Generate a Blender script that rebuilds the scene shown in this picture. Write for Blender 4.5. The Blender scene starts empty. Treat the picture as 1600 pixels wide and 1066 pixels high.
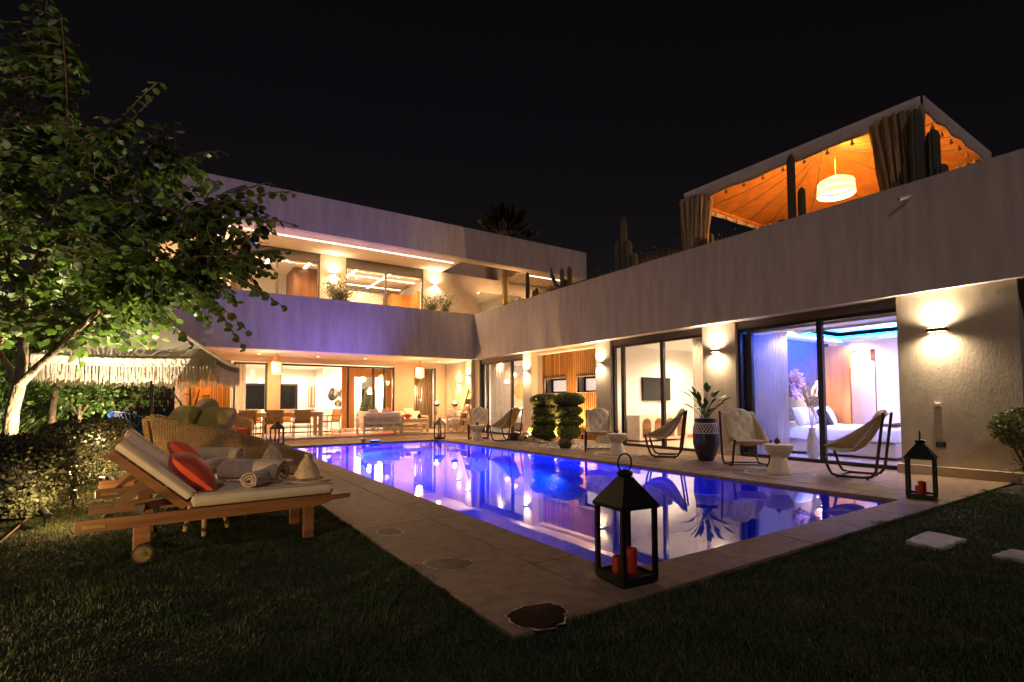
import bpy, math, random
import numpy as np
from mathutils import Matrix, Vector
random.seed(7); RNG = np.random.default_rng(7)
sc = bpy.context.scene
col = sc.collection
PI = math.pi
K = 1.1          # metres per drawing unit (drawing units put the lens 1.05 above the deck)
HC = 1.05
# ---------------------------------------------------------------- camera
FPX, CYP, TILT, ROLL, YAW = 797.6, 593.2, 0.0466, -0.0045, 0.5837
_F = Vector((math.sin(YAW) * math.cos(TILT), math.cos(YAW) * math.cos(TILT), math.sin(TILT)))
_R0 = Vector((math.cos(YAW), -math.sin(YAW), 0)); _U0 = _R0.cross(_F)
_R = _R0 * math.cos(ROLL) + _U0 * math.sin(ROLL); _U = _U0 * math.cos(ROLL) - _R0 * math.sin(ROLL)
cd = bpy.data.cameras.new('camera'); cam = bpy.data.objects.new('camera', cd); col.objects.link(cam)
cd.sensor_width = 36; cd.lens = 36 * FPX / 1600; cd.shift_y = (CYP - 533) / 1600
cd.clip_start = 0.05; cd.clip_end = 800
mw = Matrix((_R, _U, -_F)).transposed().to_4x4(); mw.translation = (0, 0, HC * K)
cam.matrix_world = mw
sc.camera = cam
# ---------------------------------------------------------------- night sky, added fill sun, exposure
w = bpy.data.worlds.new('World'); sc.world = w; w.use_nodes = True
nt = w.node_tree; bg = nt.nodes['Background']
sky = nt.nodes.new('ShaderNodeTexSky'); sky.sky_type = 'NISHITA'; sky.sun_disc = False
sky.sun_elevation = math.radians(25); sky.sun_rotation = math.radians(200)
tint = nt.nodes.new('ShaderNodeMix'); tint.data_type = 'RGBA'; tint.blend_type = 'MULTIPLY'
tint.inputs[0].default_value = 1; tint.inputs[7].default_value = (1.0, 0.52, 0.42, 1)
nt.links.new(sky.outputs[0], tint.inputs[6]); nt.links.new(tint.outputs[2], bg.inputs[0])
bg.inputs[1].default_value = 0.0002
sd = bpy.data.lights.new('fill_sun', 'SUN'); sd.energy = 0.031; sd.angle = math.radians(6); sd.color = (1, .86, .95)  # sun lamp added as soft fill to bring out the foreground
fill_sun = bpy.data.objects.new('fill_sun', sd); col.objects.link(fill_sun)
fill_sun.rotation_euler = Vector((.45, .60, -.66)).to_track_quat('-Z', 'Y').to_euler()
vs = sc.view_settings
vs.view_transform = 'Standard'; vs.look = 'None'; vs.exposure = 3.8; vs.gamma = 1
sc.cycles.use_denoising = True
sc.cycles.max_bounces = 7; sc.cycles.diffuse_bounces = 3; sc.cycles.glossy_bounces = 4
sc.cycles.transparent_max_bounces = 24; sc.cycles.transmission_bounces = 4
sc.cycles.caustics_reflective = False; sc.cycles.caustics_refractive = False
sc.cycles.sample_clamp_indirect = 4.0
# ---------------------------------------------------------------- pixel -> place
def ray(u, v): return _F + _R * ((u - 800) / FPX) - _U * ((v - CYP) / FPX)
def G(u, v, z=0):
    d = ray(u, v); return Vector((0, 0, HC)) + d * ((z - HC) / d.z)
def PX(u, v, X):
    d = ray(u, v); return Vector((0, 0, HC)) + d * (X / d.x)
def PY(u, v, Y):
    d = ray(u, v); return Vector((0, 0, HC)) + d * (Y / d.y)
def PD(u, v, dep): return Vector((0, 0, HC)) + ray(u, v) * dep
# ---------------------------------------------------------------- mesh helpers
ROOT = {}
class MB:
    def __init__(s): s.v = []; s.f = []; s.m = None
    def add(s, vs_, fs):
        n = len(s.v)
        if s.m is not None: vs_ = [s.m @ Vector(p) for p in vs_]
        s.v += [tuple(p) for p in vs_]; s.f += [tuple(i + n for i in f) for f in fs]; return s
    def box(s, x0, x1, y0, y1, z0, z1):
        return s.add([(x0, y0, z0), (x1, y0, z0), (x1, y1, z0), (x0, y1, z0), (x0, y0, z1), (x1, y0, z1), (x1, y1, z1), (x0, y1, z1)],
                     [(3, 2, 1, 0), (4, 5, 6, 7), (0, 1, 5, 4), (1, 2, 6, 5), (2, 3, 7, 6), (3, 0, 4, 7)])
    def beam(s, a, b, wd, h, up=(0, 0, 1)):
        a, b = Vector(a), Vector(b); d = (b - a).normalized(); u = Vector(up)
        r = d.cross(u)
        if r.length < 1e-4: r = d.cross(Vector((0, 1, 0)))
        r.normalize(); u = r.cross(d); r *= wd / 2; u *= h / 2
        P = [a - r - u, a + r - u, a + r + u, a - r + u, b - r - u, b + r - u, b + r + u, b - r + u]
        return s.add(P, [(0, 1, 2, 3), (7, 6, 5, 4), (1, 0, 4, 5), (2, 1, 5, 6), (3, 2, 6, 7), (0, 3, 7, 4)])
    def tube(s, pts, r, n=8, cap=True):
        pts = [Vector(p) for p in pts]; k = len(pts)
        rs = list(r) if hasattr(r, '__len__') else [r] * k
        t0 = (pts[1] - pts[0]).normalized()
        a = t0.orthogonal().normalized(); V = []; F = []
        for i, p in enumerate(pts):
            t = (pts[min(i + 1, k - 1)] - pts[max(i - 1, 0)])
            t = t.normalized() if t.length > 1e-9 else t0
            a = (a - t * a.dot(t)).normalized(); b = t.cross(a)
            for j in range(n):
                an = 2 * PI * j / n; V.append(p + (a * math.cos(an) + b * math.sin(an)) * rs[i])
        for i in range(k - 1):
            for j in range(n):
                F.append((i * n + j, i * n + (j + 1) % n, (i + 1) * n + (j + 1) % n, (i + 1) * n + j))
        if cap: F.append(tuple(reversed(range(n)))); F.append(tuple((k - 1) * n + j for j in range(n)))
        return s.add(V, F)
    def lathe(s, prof, n=24, c=(0, 0), ring=False):
        V = []; F = []; k = len(prof)
        for r, z in prof:
            for j in range(n):
                a = 2 * PI * j / n; V.append((c[0] + r * math.cos(a), c[1] + r * math.sin(a), z))
        for i in range(k - 1):
            for j in range(n): F.append((i * n + j, i * n + (j + 1) % n, (i + 1) * n + (j + 1) % n, (i + 1) * n + j))
        if ring:
            for j in range(n): F.append(((k - 1) * n + j, (k - 1) * n + (j + 1) % n, (j + 1) % n, j))
        else: F.append(tuple(reversed(range(n)))); F.append(tuple((k - 1) * n + j for j in range(n)))
        return s.add(V, F)
    def prism(s, poly, z0, z1):
        n = len(poly)
        return s.add([(x, y, z0) for x, y in poly] + [(x, y, z1) for x, y in poly],
                     [tuple(reversed(range(n))), tuple(range(n, 2 * n))] + [(i, (i + 1) % n, n + (i + 1) % n, n + i) for i in range(n)])
    def grid(s, fn, nu, nv, wrap=False):
        V = [fn(i / (nu - (0 if wrap else 1)), j / (nv - 1)) for j in range(nv) for i in range(nu)]; F = []
        for j in range(nv - 1):
            for i in range(nu if wrap else nu - 1):
                F.append((j * nu + i, j * nu + (i + 1) % nu, (j + 1) * nu + (i + 1) % nu, (j + 1) * nu + i))
        return s.add(V, F)
    def ellip(s, c, r, n=16, m=10, pw=1.0):
        def sp(x): return math.copysign(abs(x) ** pw, x)
        def fn(u, v):
            a = 2 * PI * u; b = PI * (v - .5) * .999
            return (c[0] + r[0] * sp(math.cos(a)) * sp(math.cos(b)), c[1] + r[1] * sp(math.sin(a)) * sp(math.cos(b)), c[2] + r[2] * sp(math.sin(b)))
        return s.grid(fn, n, m, True)
    def build(s, name, m, parent=None, smooth=False, bevel=0, solid=0, w=False, ang=40, sub=0):
        off = ROOT.get(parent.name, (0, 0, 0)) if (w and parent) else (0, 0, 0)
        me = bpy.data.meshes.new(name)
        me.from_pydata([((x - off[0]) * K, (y - off[1]) * K, (z - off[2]) * K) for x, y, z in s.v], [], s.f)
        return finish(name, me, m, parent, smooth, bevel, solid, ang, sub, off)
def finish(name, me, m, parent=None, smooth=False, bevel=0, solid=0, ang=40, sub=0, off=(0, 0, 0)):
    o = bpy.data.objects.new(name, me); col.objects.link(o)
    if m: me.materials.append(MT[m])
    if parent: o.parent = parent; ROOT[o.name] = off
    if smooth: me.shade_smooth(); me.set_sharp_from_angle(angle=math.radians(ang))
    if solid:
        q = o.modifiers.new('solid', 'SOLIDIFY'); q.thickness = solid * K; q.offset = 0
    if bevel:
        q = o.modifiers.new('bevel', 'BEVEL'); q.width = bevel * K; q.segments = 2; q.limit_method = 'ANGLE'; q.angle_limit = math.radians(50)
    if sub:
        q = o.modifiers.new('sub', 'SUBSURF'); q.levels = sub; q.render_levels = sub
    return o
def inst(src, name, parent, loc, rz=0, scale=None, rot=None):
    o = bpy.data.objects.new(name, src.data); col.objects.link(o); o.parent = parent
    for md in src.modifiers:
        q = o.modifiers.new(md.name, md.type)
        if md.type == 'BEVEL': q.width = md.width; q.segments = md.segments; q.limit_method = md.limit_method; q.angle_limit = md.angle_limit
    o.location = Vector(loc) * K; o.rotation_euler = rot if rot else (0, 0, rz)
    if scale: o.scale = scale
    return o
def tag(o, label=None, cat=None, group=None, kind=None):
    if label: o['label'] = label
    if cat: o['category'] = cat
    if group: o['group'] = group
    if kind: o['kind'] = kind
    return o
def thing(name, label, cat, loc=(0, 0, 0), rz=0, group=None):
    o = bpy.data.objects.new(name, None); col.objects.link(o); o.empty_display_size = .1
    o.location = Vector(loc) * K; o.rotation_euler = (0, 0, rz); ROOT[o.name] = tuple(loc)
    return tag(o, label, cat, group)
def dup(root, loc, rz, label, scale=None):
    r = root.copy(); col.objects.link(r); r.location = Vector(loc) * K; r.rotation_euler = (0, 0, rz); r['label'] = label
    if scale: r.scale = (scale,) * 3
    for ch in list(root.children):
        c = ch.copy(); col.objects.link(c); c.parent = r
        for g in ch.children:
            d = g.copy(); col.objects.link(d); d.parent = c
    return r
def lamp(kind, loc, power, color, size=.03, parent=None, aim=None, cone=None, blend=.6, sy=None):
    l = bpy.data.lights.new('lamp_light', kind); l.energy = power * K * K; l.color = color
    if kind == 'AREA':
        l.size = size * K
        if sy: l.shape = 'RECTANGLE'; l.size_y = sy * K
    else: l.shadow_soft_size = size * K
    if kind == 'SPOT': l.spot_size = math.radians(cone or 100); l.spot_blend = blend
    o = bpy.data.objects.new('lamp_light', l); col.objects.link(o)
    off = Vector(ROOT.get(parent.name, (0, 0, 0))) if parent else Vector((0, 0, 0))
    o.location = (Vector(loc) - off) * K
    if parent: o.parent = parent
    if aim: o.rotation_euler = Vector(aim).to_track_quat('-Z', 'Y').to_euler()
    return o
WARM = (1, .56, .22); WARM2 = (1, .75, .48); SOFT = (1, .82, .62); BLUE = (.008, .11, 1)
# ---------------------------------------------------------------- materials
MT = {}
def mat(name, c, rough=.6, metal=0, var=.15, scale=6, stretch=(1, 1, 1), bump=0, bscale=40, bdist=.01, rnd=0, es=0, ec=None, spec=None,
        c2=None, transl=0, island=0, sheen=0, detail=5, thr=None, alpha=None):
    m = bpy.data.materials.new(name); m.use_nodes = True; t = m.node_tree; N = t.nodes; L = t.links
    b = N['Principled BSDF']; b.inputs['Roughness'].default_value = rough; b.inputs['Metallic'].default_value = metal
    if spec is not None: b.inputs['Specular IOR Level'].default_value = spec
    if sheen: b.inputs['Sheen Weight'].default_value = sheen
    tc = N.new('ShaderNodeTexCoord'); mp = N.new('ShaderNodeMapping'); mp.inputs['Scale'].default_value = stretch
    L.new(tc.outputs['Object'], mp.inputs[0])
    ns = N.new('ShaderNodeTexNoise'); ns.inputs['Scale'].default_value = scale; ns.inputs['Detail'].default_value = detail
    L.new(mp.outputs[0], ns.inputs[0])
    rp = N.new('ShaderNodeMapRange'); rp.inputs[1].default_value = .3 if not thr else thr[0]; rp.inputs[2].default_value = .7 if not thr else thr[1]
    L.new(ns.outputs[0], rp.inputs[0])
    mx = N.new('ShaderNodeMix'); mx.data_type = 'RGBA'
    a = tuple(max(0, x * (1 - var)) for x in c); d = c2 or tuple(min(1, x * (1 + var)) for x in c)
    mx.inputs[6].default_value = (*a, 1); mx.inputs[7].default_value = (*d, 1); L.new(rp.outputs[0], mx.inputs[0])
    out = mx.outputs[2]
    if rnd or island:
        if rnd: oi = N.new('ShaderNodeObjectInfo'); rs = oi.outputs['Random']
        else: oi = N.new('ShaderNodeNewGeometry'); rs = oi.outputs['Random Per Island']
        k = rnd or island
        r2 = N.new('ShaderNodeMapRange'); r2.inputs[3].default_value = 1 - k; r2.inputs[4].default_value = 1 + k; L.new(rs, r2.inputs[0])
        vm = N.new('ShaderNodeMix'); vm.data_type = 'RGBA'; vm.blend_type = 'MULTIPLY'; vm.inputs[0].default_value = 1
        L.new(out, vm.inputs[6]); L.new(r2.outputs[0], vm.inputs[7]); out = vm.outputs[2]
    L.new(out, b.inputs['Base Color'])
    if bump:
        n2 = N.new('ShaderNodeTexNoise'); n2.inputs['Scale'].default_value = bscale; n2.inputs['Detail'].default_value = 6
        L.new(mp.outputs[0], n2.inputs[0])
        bp = N.new('ShaderNodeBump'); bp.inputs['Strength'].default_value = bump; bp.inputs['Distance'].default_value = bdist
        L.new(n2.outputs[0], bp.inputs['Height']); L.new(bp.outputs[0], b.inputs['Normal'])
    if es:
        b.inputs['Emission Color'].default_value = (*(ec or c), 1); b.inputs['Emission Strength'].default_value = es
    if transl:
        tr = N.new('ShaderNodeBsdfTranslucent'); L.new(out, tr.inputs[0]); ms = N.new('ShaderNodeMixShader'); ms.inputs[0].default_value = transl
        L.new(b.outputs[0], ms.inputs[1]); L.new(tr.outputs[0], ms.inputs[2]); L.new(ms.outputs[0], N['Material Output'].inputs[0])
    if alpha:
        tp = N.new('ShaderNodeBsdfTransparent'); ms = N.new('ShaderNodeMixShader'); ms.inputs[0].default_value = alpha
        src = N['Material Output'].inputs[0].links[0].from_socket
        L.new(tp.outputs[0], ms.inputs[1]); L.new(src, ms.inputs[2]); L.new(ms.outputs[0], N['Material Output'].inputs[0])
    MT[name] = m; return m
def clear(name, ior, tintc=(1, 1, 1), bump=0, bscale=3, gl=1.0, rough=0.0, refr=0):
    m = bpy.data.materials.new(name); m.use_nodes = True; t = m.node_tree; N = t.nodes; L = t.links
    N.remove(N['Principled BSDF'])
    tp = N.new('ShaderNodeBsdfRefraction' if refr else 'ShaderNodeBsdfTransparent'); tp.inputs[0].default_value = (*tintc, 1)
    if refr: tp.inputs['IOR'].default_value = refr; tp.inputs['Roughness'].default_value = 0
    gs = N.new('ShaderNodeBsdfGlossy'); gs.inputs['Roughness'].default_value = rough; gs.inputs[0].default_value = (gl, gl, gl, 1)
    fr = N.new('ShaderNodeFresnel'); ge = N.new('ShaderNodeNewGeometry'); mi = N.new('ShaderNodeMapRange'); mi.inputs[3].default_value = ior; mi.inputs[4].default_value = 1 / ior
    L.new(ge.outputs['Backfacing'], mi.inputs[0]); L.new(mi.outputs[0], fr.inputs[0]); ms = N.new('ShaderNodeMixShader')
    L.new(fr.outputs[0], ms.inputs[0]); L.new(tp.outputs[0], ms.inputs[1]); L.new(gs.outputs[0], ms.inputs[2]); L.new(ms.outputs[0], N['Material Output'].inputs[0])
    if bump:
        tc = N.new('ShaderNodeTexCoord'); n2 = N.new('ShaderNodeTexNoise'); n2.inputs['Scale'].default_value = bscale; n2.inputs['Detail'].default_value = 2
        L.new(tc.outputs['Object'], n2.inputs[0]); bp = N.new('ShaderNodeBump'); bp.inputs['Strength'].default_value = bump; bp.inputs['Distance'].default_value = .02
        L.new(n2.outputs[0], bp.inputs['Height']); L.new(bp.outputs[0], gs.inputs['Normal'])
    MT[name] = m
clear('glass', 1.24); clear('water', 1.6, (.93, .96, 1), bump=.012, bscale=2.5, refr=1.33)
# render: walls
mat('render', (.40, .35, .345), .85, var=.13, scale=6, stretch=(1, 1, .14), bump=.8, bscale=20, bdist=.012, detail=8)      # combed render of the bands
mat('render_rough', (.40, .34, .27), .9, var=.16, scale=3, stretch=(1, 1, .45), bump=.45, bscale=34, bdist=.008)
mat('plaster', (.56, .46, .36), .8, var=.05, scale=2, bump=.15, bscale=30)
mat('white_wall', (.80, .77, .72), .7, var=.03, scale=2)
mat('ceiling', (.8, .78, .75), .7, var=.02)
mat('grey_reveal', (.28, .25, .23), .7, var=.06)
mat('frame', (.035, .032, .03), .35, metal=.5, var=.1)
mat('frame_brown', (.11, .085, .065), .45, var=.1)
mat('travertine', (.225, .15, .095), .7, spec=.25, var=.24, scale=9, stretch=(1, 1, 1), bump=.25, bscale=26, rnd=.14, detail=11)
mat('travertine_pale', (.46, .37, .28), .45, var=.14, scale=4, bump=.08, bscale=26, rnd=.05, detail=8)
mat('floor_in', (.62, .50, .38), .3, var=.1, scale=3)
mat('limestone', (.44, .40, .34), .75, var=.25, scale=8, bump=.4, bscale=30)
mat('soil', (.035, .025, .015), .95, var=.4, scale=12, bump=.8, bscale=30, bdist=.02)
mat('lawn_soil', (.018, .024, .008), .95, var=.4, scale=9, bump=.6, bscale=40)
mat('grass', (.038, .082, .015), .6, c2=(.075, .085, .023), var=.3, scale=1.6, island=.45, transl=.25)
mat('gravel', (.42, .38, .33), .8, var=.4, scale=60, bump=1, bscale=60, bdist=.02)
mat('rock', (.36, .26, .15), .85, var=.35, scale=9, bump=.7, bscale=18, bdist=.02)
mat('tile_blue', (.03, .07, .62), .35, var=.3, scale=40)
# woods and cloth
mat('teak', (.22, .095, .032), .45, var=.55, scale=9, stretch=(.10, 1, 1), bump=.3, bscale=30, rnd=.15)
mat('teak_dark', (.16, .075, .03), .5, var=.35, scale=7, stretch=(.12, 1, 1), bump=.15)
mat('oak_slat', (.38, .18, .045), .45, var=.3, scale=6, stretch=(1, 1, .1), rnd=.22)
mat('orange_wood', (.52, .22, .05), .35, var=.25, scale=5, stretch=(1, 1, .1))
mat('slat_back', (.03, .014, .006), .8)
mat('brown_wood', (.17, .08, .035), .4, var=.3, scale=5, stretch=(1, 1, .12))
mat('white_wood', (.70, .58, .42), .55, var=.1, scale=8)
mat('bamboo', (.45, .28, .11), .5, var=.3, scale=12)
mat('cream', (.60, .50, .36), .9, var=.1, scale=9, bump=.25, bscale=120, bdist=.004, sheen=.2)
mat('canvas', (.50, .38, .21), .9, var=.14, scale=7, bump=.3, bscale=90, bdist=.006)
mat('towel', (.60, .45, .29), .95, var=.12, scale=14, bump=.6, bscale=160, bdist=.006, sheen=.4)
mat('pillow_beige', (.66, .50, .42), .9, var=.12, scale=8, bump=.3, bscale=60)
mat('orange_cloth', (.70, .075, .012), .8, var=.12, scale=8, bump=.2, bscale=90, sheen=.3)
mat('white_cloth', (.80, .77, .74), .85, var=.04, scale=6, bump=.2, bscale=25)
mat('brown_cloth', (.10, .05, .025), .9, var=.2, scale=20)
mat('dark_cloth', (.03, .028, .035), .9, var=.2, scale=20)
mat('curtain', (.62, .56, .48), .9, var=.06, transl=.35)
mat('curtain_sheer', (.66, .62, .58), .9, var=.05, transl=.4, alpha=.8)
mat('curtain_brown', (.20, .13, .07), .9, var=.15, transl=.2)
mat('tent_out', (.50, .43, .38), .9, var=.1, scale=5, bump=.3, bscale=20)
mat('tent_in', (.74, .29, .055), .9, var=.15, scale=4, stretch=(1, 1, 1), bump=.5, bscale=9, bdist=.03, transl=.35)
mat('drape', (.30, .20, .11), .9, var=.3, scale=9, stretch=(1, 1, .15), bump=.4, bscale=20)
mat('parasol', (.62, .56, .50), .9, var=.1, scale=6, transl=.25)
mat('fringe', (.50, .45, .40), .9, var=.2, scale=30, island=.2, transl=.2)
mat('straw', (.68, .50, .26), .85, var=.25, scale=20, bump=.5, bscale=70)
mat('stone_table', (.60, .52, .41), .7, var=.15, scale=14, bump=.3, bscale=50)
mat('black_metal', (.014, .013, .013), .45, metal=.4, var=.2, scale=20)
mat('bronze', (.05, .035, .022), .4, metal=.6, var=.2)
mat('steel', (.55, .53, .5), .3, metal=.9, var=.1)
mat('brass', (.45, .29, .10), .4, metal=.8, var=.3, scale=30)
mat('candle', (.50, .035, .010), .5, var=.1, transl=.3)
mat('pot_dark', (.028, .024, .03), .3, var=.3, scale=10)
mat('pot_clay', (.42, .31, .20), .7, var=.15)
mat('screen', (.012, .01, .01), .12, var=.1)
mat('rubber', (.02, .02, .02), .7)
mat('blue_plastic', (.02, .08, .42), .4, var=.1)
mat('pink_feather', (.75, .48, .45), .9, var=.3, scale=12, island=.3)
mat('accent_wall', (.085, .075, .085), .8, var=.7, scale=55, bump=.8, bscale=60, bdist=.02)
mat('pattern_wall', (.62, .54, .44), .7, var=.3, scale=26, thr=(.48, .52))
mat('rattan_disc', (.66, .36, .20), .8, var=.4, scale=26)
mat('mirror', (.42, .45, .46), .06, metal=1, var=.02)
mat('glass_dark', (.012, .013, .014), .05, var=.1)
mat('red_ceramic', (.45, .03, .02), .35)
mat('cover_pale', (.68, .64, .58), .6)
# plants
mat('leaf_tree', (.07, .125, .02), .42, var=.35, scale=3, island=.55, transl=.42)
mat('leaf_hedge', (.045, .048, .02), .6, var=.4, scale=5, island=.6, transl=.15)
mat('leaf_topiary', (.125, .155, .034), .5, var=.3, scale=5, island=.55, transl=.2)
mat('leaf_bright', (.09, .16, .03), .5, var=.3, scale=4, island=.5, transl=.3)
mat('leaf_olive', (.13, .15, .06), .55, var=.3, scale=4, island=.5, transl=.25)
mat('leaf_palm', (.05, .055, .02), .6, var=.4, island=.5, transl=.2)
mat('leaf_strelitzia', (.09, .19, .04), .35, var=.25, scale=4, stretch=(1, 1, 1), transl=.2, rnd=.3)
mat('reed', (.10, .14, .035), .6, var=.3, island=.45, transl=.25)
mat('dry_grass', (.30, .17, .06), .8, var=.3, island=.5, transl=.3)
mat('cactus', (.055, .048, .024), .7, var=.3, scale=8, stretch=(1, 1, .2), bump=.3, bscale=30)
mat('bark', (.13, .085, .05), .85, var=.5, scale=16, stretch=(1, 1, .4), bump=1, bscale=30, bdist=.03)
mat('twig', (.16, .10, .06), .8, var=.3, scale=12)
mat('palm_bark', (.36, .25, .12), .9, var=.4, scale=10, stretch=(1, 1, 3), bump=1, bscale=12, bdist=.03)
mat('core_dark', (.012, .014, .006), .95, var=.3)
mat('pampas', (.75, .66, .50), .9, var=.1, island=.2)
# lit things
mat('lamp_glow', (1, .8, .5), es=2, ec=(1, .66, .32)); mat('led_warm', (1, .8, .5), es=.7, ec=(1, .74, .45))
mat('led_blue', (.1, .4, 1), es=1.3, ec=(.01, .30, 1)); mat('lamp_shade', (.9, .75, .5), .8, es=.17, ec=(1, .58, .22))
mat('pendant_glow', (.9, .8, .6), .9, es=.11, ec=(1, .68, .30), var=.2, scale=25); mat('flame', (1, .7, .3), es=3, ec=(1, .55, .18))
mat('lit_pane', (.8, .7, .62), .5, es=.055, ec=(1, .80, .68), var=.2, scale=20); mat('pool_lens', (.4, .5, 1), es=.7, ec=(.1, .2, 1)); mat('ember_shade', (.9, .6, .4), .8, es=.25, ec=(1, .45, .3))
# ================================================================ SETTING
m = MT['tile_blue']; t = m.node_tree                       # mosaic joints for the pool lining
tc = t.nodes.new('ShaderNodeTexCoord'); br = t.nodes.new('ShaderNodeTexBrick'); br.offset = 0
sx = t.nodes.new('ShaderNodeSeparateXYZ'); cx = t.nodes.new('ShaderNodeCombineXYZ'); ad = t.nodes.new('ShaderNodeMath'); ad.operation = 'ADD'
t.links.new(tc.outputs['Object'], sx.inputs[0]); t.links.new(sx.outputs[0], ad.inputs[0]); t.links.new(sx.outputs[2], ad.inputs[1])
ad2 = t.nodes.new('ShaderNodeMath'); ad2.operation = 'ADD'; t.links.new(sx.outputs[1], ad2.inputs[0]); t.links.new(sx.outputs[2], ad2.inputs[1])
t.links.new(ad.outputs[0], cx.inputs[0]); t.links.new(ad2.outputs[0], cx.inputs[1])
t.links.new(cx.outputs[0], br.inputs[0])
for k_, v_ in (('Scale', 1), ('Mortar Size', .006), ('Brick Width', .055), ('Row Height', .055)): br.inputs[k_].default_value = v_
br.inputs['Color1'].default_value = (.02, .05, .55, 1); br.inputs['Color2'].default_value = (.05, .12, .75, 1); br.inputs['Mortar'].default_value = (.10, .16, .6, 1)
t.links.new(br.outputs[0], t.nodes['Principled BSDF'].inputs['Base Color'])

PX0, PX1, PY0, PY1 = 2.34, 6.5, 2.33, 13.8                # pool
lb = MB()                                                  # lawn sheet around pool, deck and house
for x0, x1, y0, y1 in ((-150, 1.33, -150, 16.3), (1.33, 150, -150, 1.99), (9.05, 150, 1.99, 16.3), (-150, 150, 16.3, 200)):
    lb.add([(x0, y0, -.03), (x1, y0, -.03), (x1, y1, -.03), (x0, y1, -.03)], [(0, 1, 2, 3)])
tag(lb.build('lawn', 'lawn_soil'), 'dark clipped garden lawn around the pool deck', 'lawn', kind='structure')
pb = MB(); zb = -1.5; zt = -.05
pb.add([(PX0, PY0, zb), (PX1, PY0, zb), (PX1, PY1, zb), (PX0, PY1, zb), (PX0, PY0, zt), (PX1, PY0, zt), (PX1, PY1, zt), (PX0, PY1, zt)],
       [(0, 1, 2, 3), (0, 4, 5, 1), (1, 5, 6, 2), (2, 6, 7, 3), (3, 7, 4, 0)])
pool = tag(pb.build('pool_basin', 'tile_blue'), 'rectangular swimming pool lined with deep blue mosaic', 'pool', kind='structure')
wb = MB().grid(lambda u, v: (PX0 - .02 + u * (PX1 - PX0 + .04), PY0 - .02 + v * (PY1 - PY0 + .04), -.035), 2, 2)
tag(wb.build('pool_water', 'water'), 'still pool water mirroring the lit house', 'water', kind='structure')
deck = tag(MB().box(1.31, PX0, 1.97, 16.2, -.09, -.05).box(PX1, 9.6, 1.97, 16.2, -.09, -.05).box(PX0, PX1, 1.97, PY0, -.09, -.05).box(PX0, PX1, PY1, 16.2, -.09, -.05)
           .build('pool_deck', 'soil'), 'brown travertine deck running round the pool', 'deck', kind='structure')
def slab(x0, x1, y0, y1, z=0, m='travertine', par=None, nm='slab'):
    g = .004; MB().box(x0 + g, x1 - g, y0 + g, y1 - g, z - .055, z + random.uniform(-.001, .001)).build(nm, m, par or deck, bevel=.003)
def run(a, b, step):
    n = max(1, round((b - a) / step)); return [(a + (b - a) * i / n, a + (b - a) * (i + 1) / n) for i in range(n)]
for y0, y1 in run(1.97, 16.2, 1.15):
    slab(1.30, 1.98, y0, y1); 
for y0, y1 in run(1.97, 13.8, .8): slab(1.98, PX0, y0, y1)
for x0, x1 in run(PX0, PX1, .83): slab(x0, x1, 1.97, PY0)
for y0, y1 in run(1.97, 13.8, .8): slab(PX1, PX1 + .36, y0, y1)
for j, (x0, x1) in enumerate(run(PX1 + .36, 9.3, .85)):
    for y0, y1 in run(1.97, 9.0, .95) + run(12.6, 16.2, .95): slab(x0, x1, y0, y1)
for y0, y1 in run(9.0, 12.6, .9): slab(PX1 + .36, 7.25, y0, y1)
for x0, x1 in run(1.98, PX1 + .36, .9):
    for y0, y1 in run(13.8, 16.2, .8): slab(x0, x1, y0, y1)
terrace = tag(MB().box(.1, 9.25, 16.2, 19.0, -.2, -.02).build('terrace_base', 'soil'), 'pale stone terrace floor under the balcony', 'terrace', kind='structure')
for x0, x1 in run(.1, 9.24, 1.0):
    for y0, y1 in run(16.2, 18.98, .93): slab(x0, x1, y0, y1, .05, 'travertine_pale', terrace)
bed = tag(MB().grid(lambda u, v: (7.25 + u * 2.33, 9.0 + v * 3.6, -.01 + .05 * math.sin(PI * u) * math.sin(PI * v)), 12, 18).build('gravel_bed', 'gravel', smooth=True),
          'pale gravel bed under the cloud pruned shrubs', 'gravel', kind='structure')
gb = MB()                                                   # loose pebbles: uncountable
for i in range(900):
    x = 7.27 + random.random() * 2.2; y = 9.02 + random.random() * 3.5; r = random.uniform(.012, .035)
    gb.m = Matrix.Translation((x, y, .03 * math.sin(PI * (x - 7.25) / 2.33) * math.sin(PI * (y - 9) / 3.6) + .005)) @ Matrix.Rotation(random.random() * 6, 4, 'Z')
    gb.ellip((0, 0, 0), (r, r * random.uniform(.6, 1), r * .6), 6, 4)
tag(gb.build('pebbles', 'gravel', smooth=True), 'white pebbles strewn over the gravel bed', 'pebbles', kind='stuff')

# ================================================================ HOUSE
house = thing('house', 'two-storey modern villa with rendered bands, glass sliding doors and a roof terrace', 'house', (9.3, 16.3, 0))
def hp(name, m, *bx, bevel=0, par=None, kind=None):
    b = MB()
    for q in bx: b.box(*q)
    o = b.build(name, m, par or house, w=True, bevel=bevel)
    return tag(o, kind=kind) if kind else o
ZL, ZP = 2.64, 4.28
hp('parapet_band', 'render', (8.99, 9.24, -4, 16.08, ZL, ZP))
hp('balcony_band', 'render', (-.6, 9.24, 16.085, 16.33, ZL, ZP))
hp('soffit', 'plaster', (9.24, 9.5, -4, 16.3, ZL + .0, ZL + .1), (-.6, 9.24, 16.33, 19.3, ZL + .02, ZL + .12))
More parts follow.
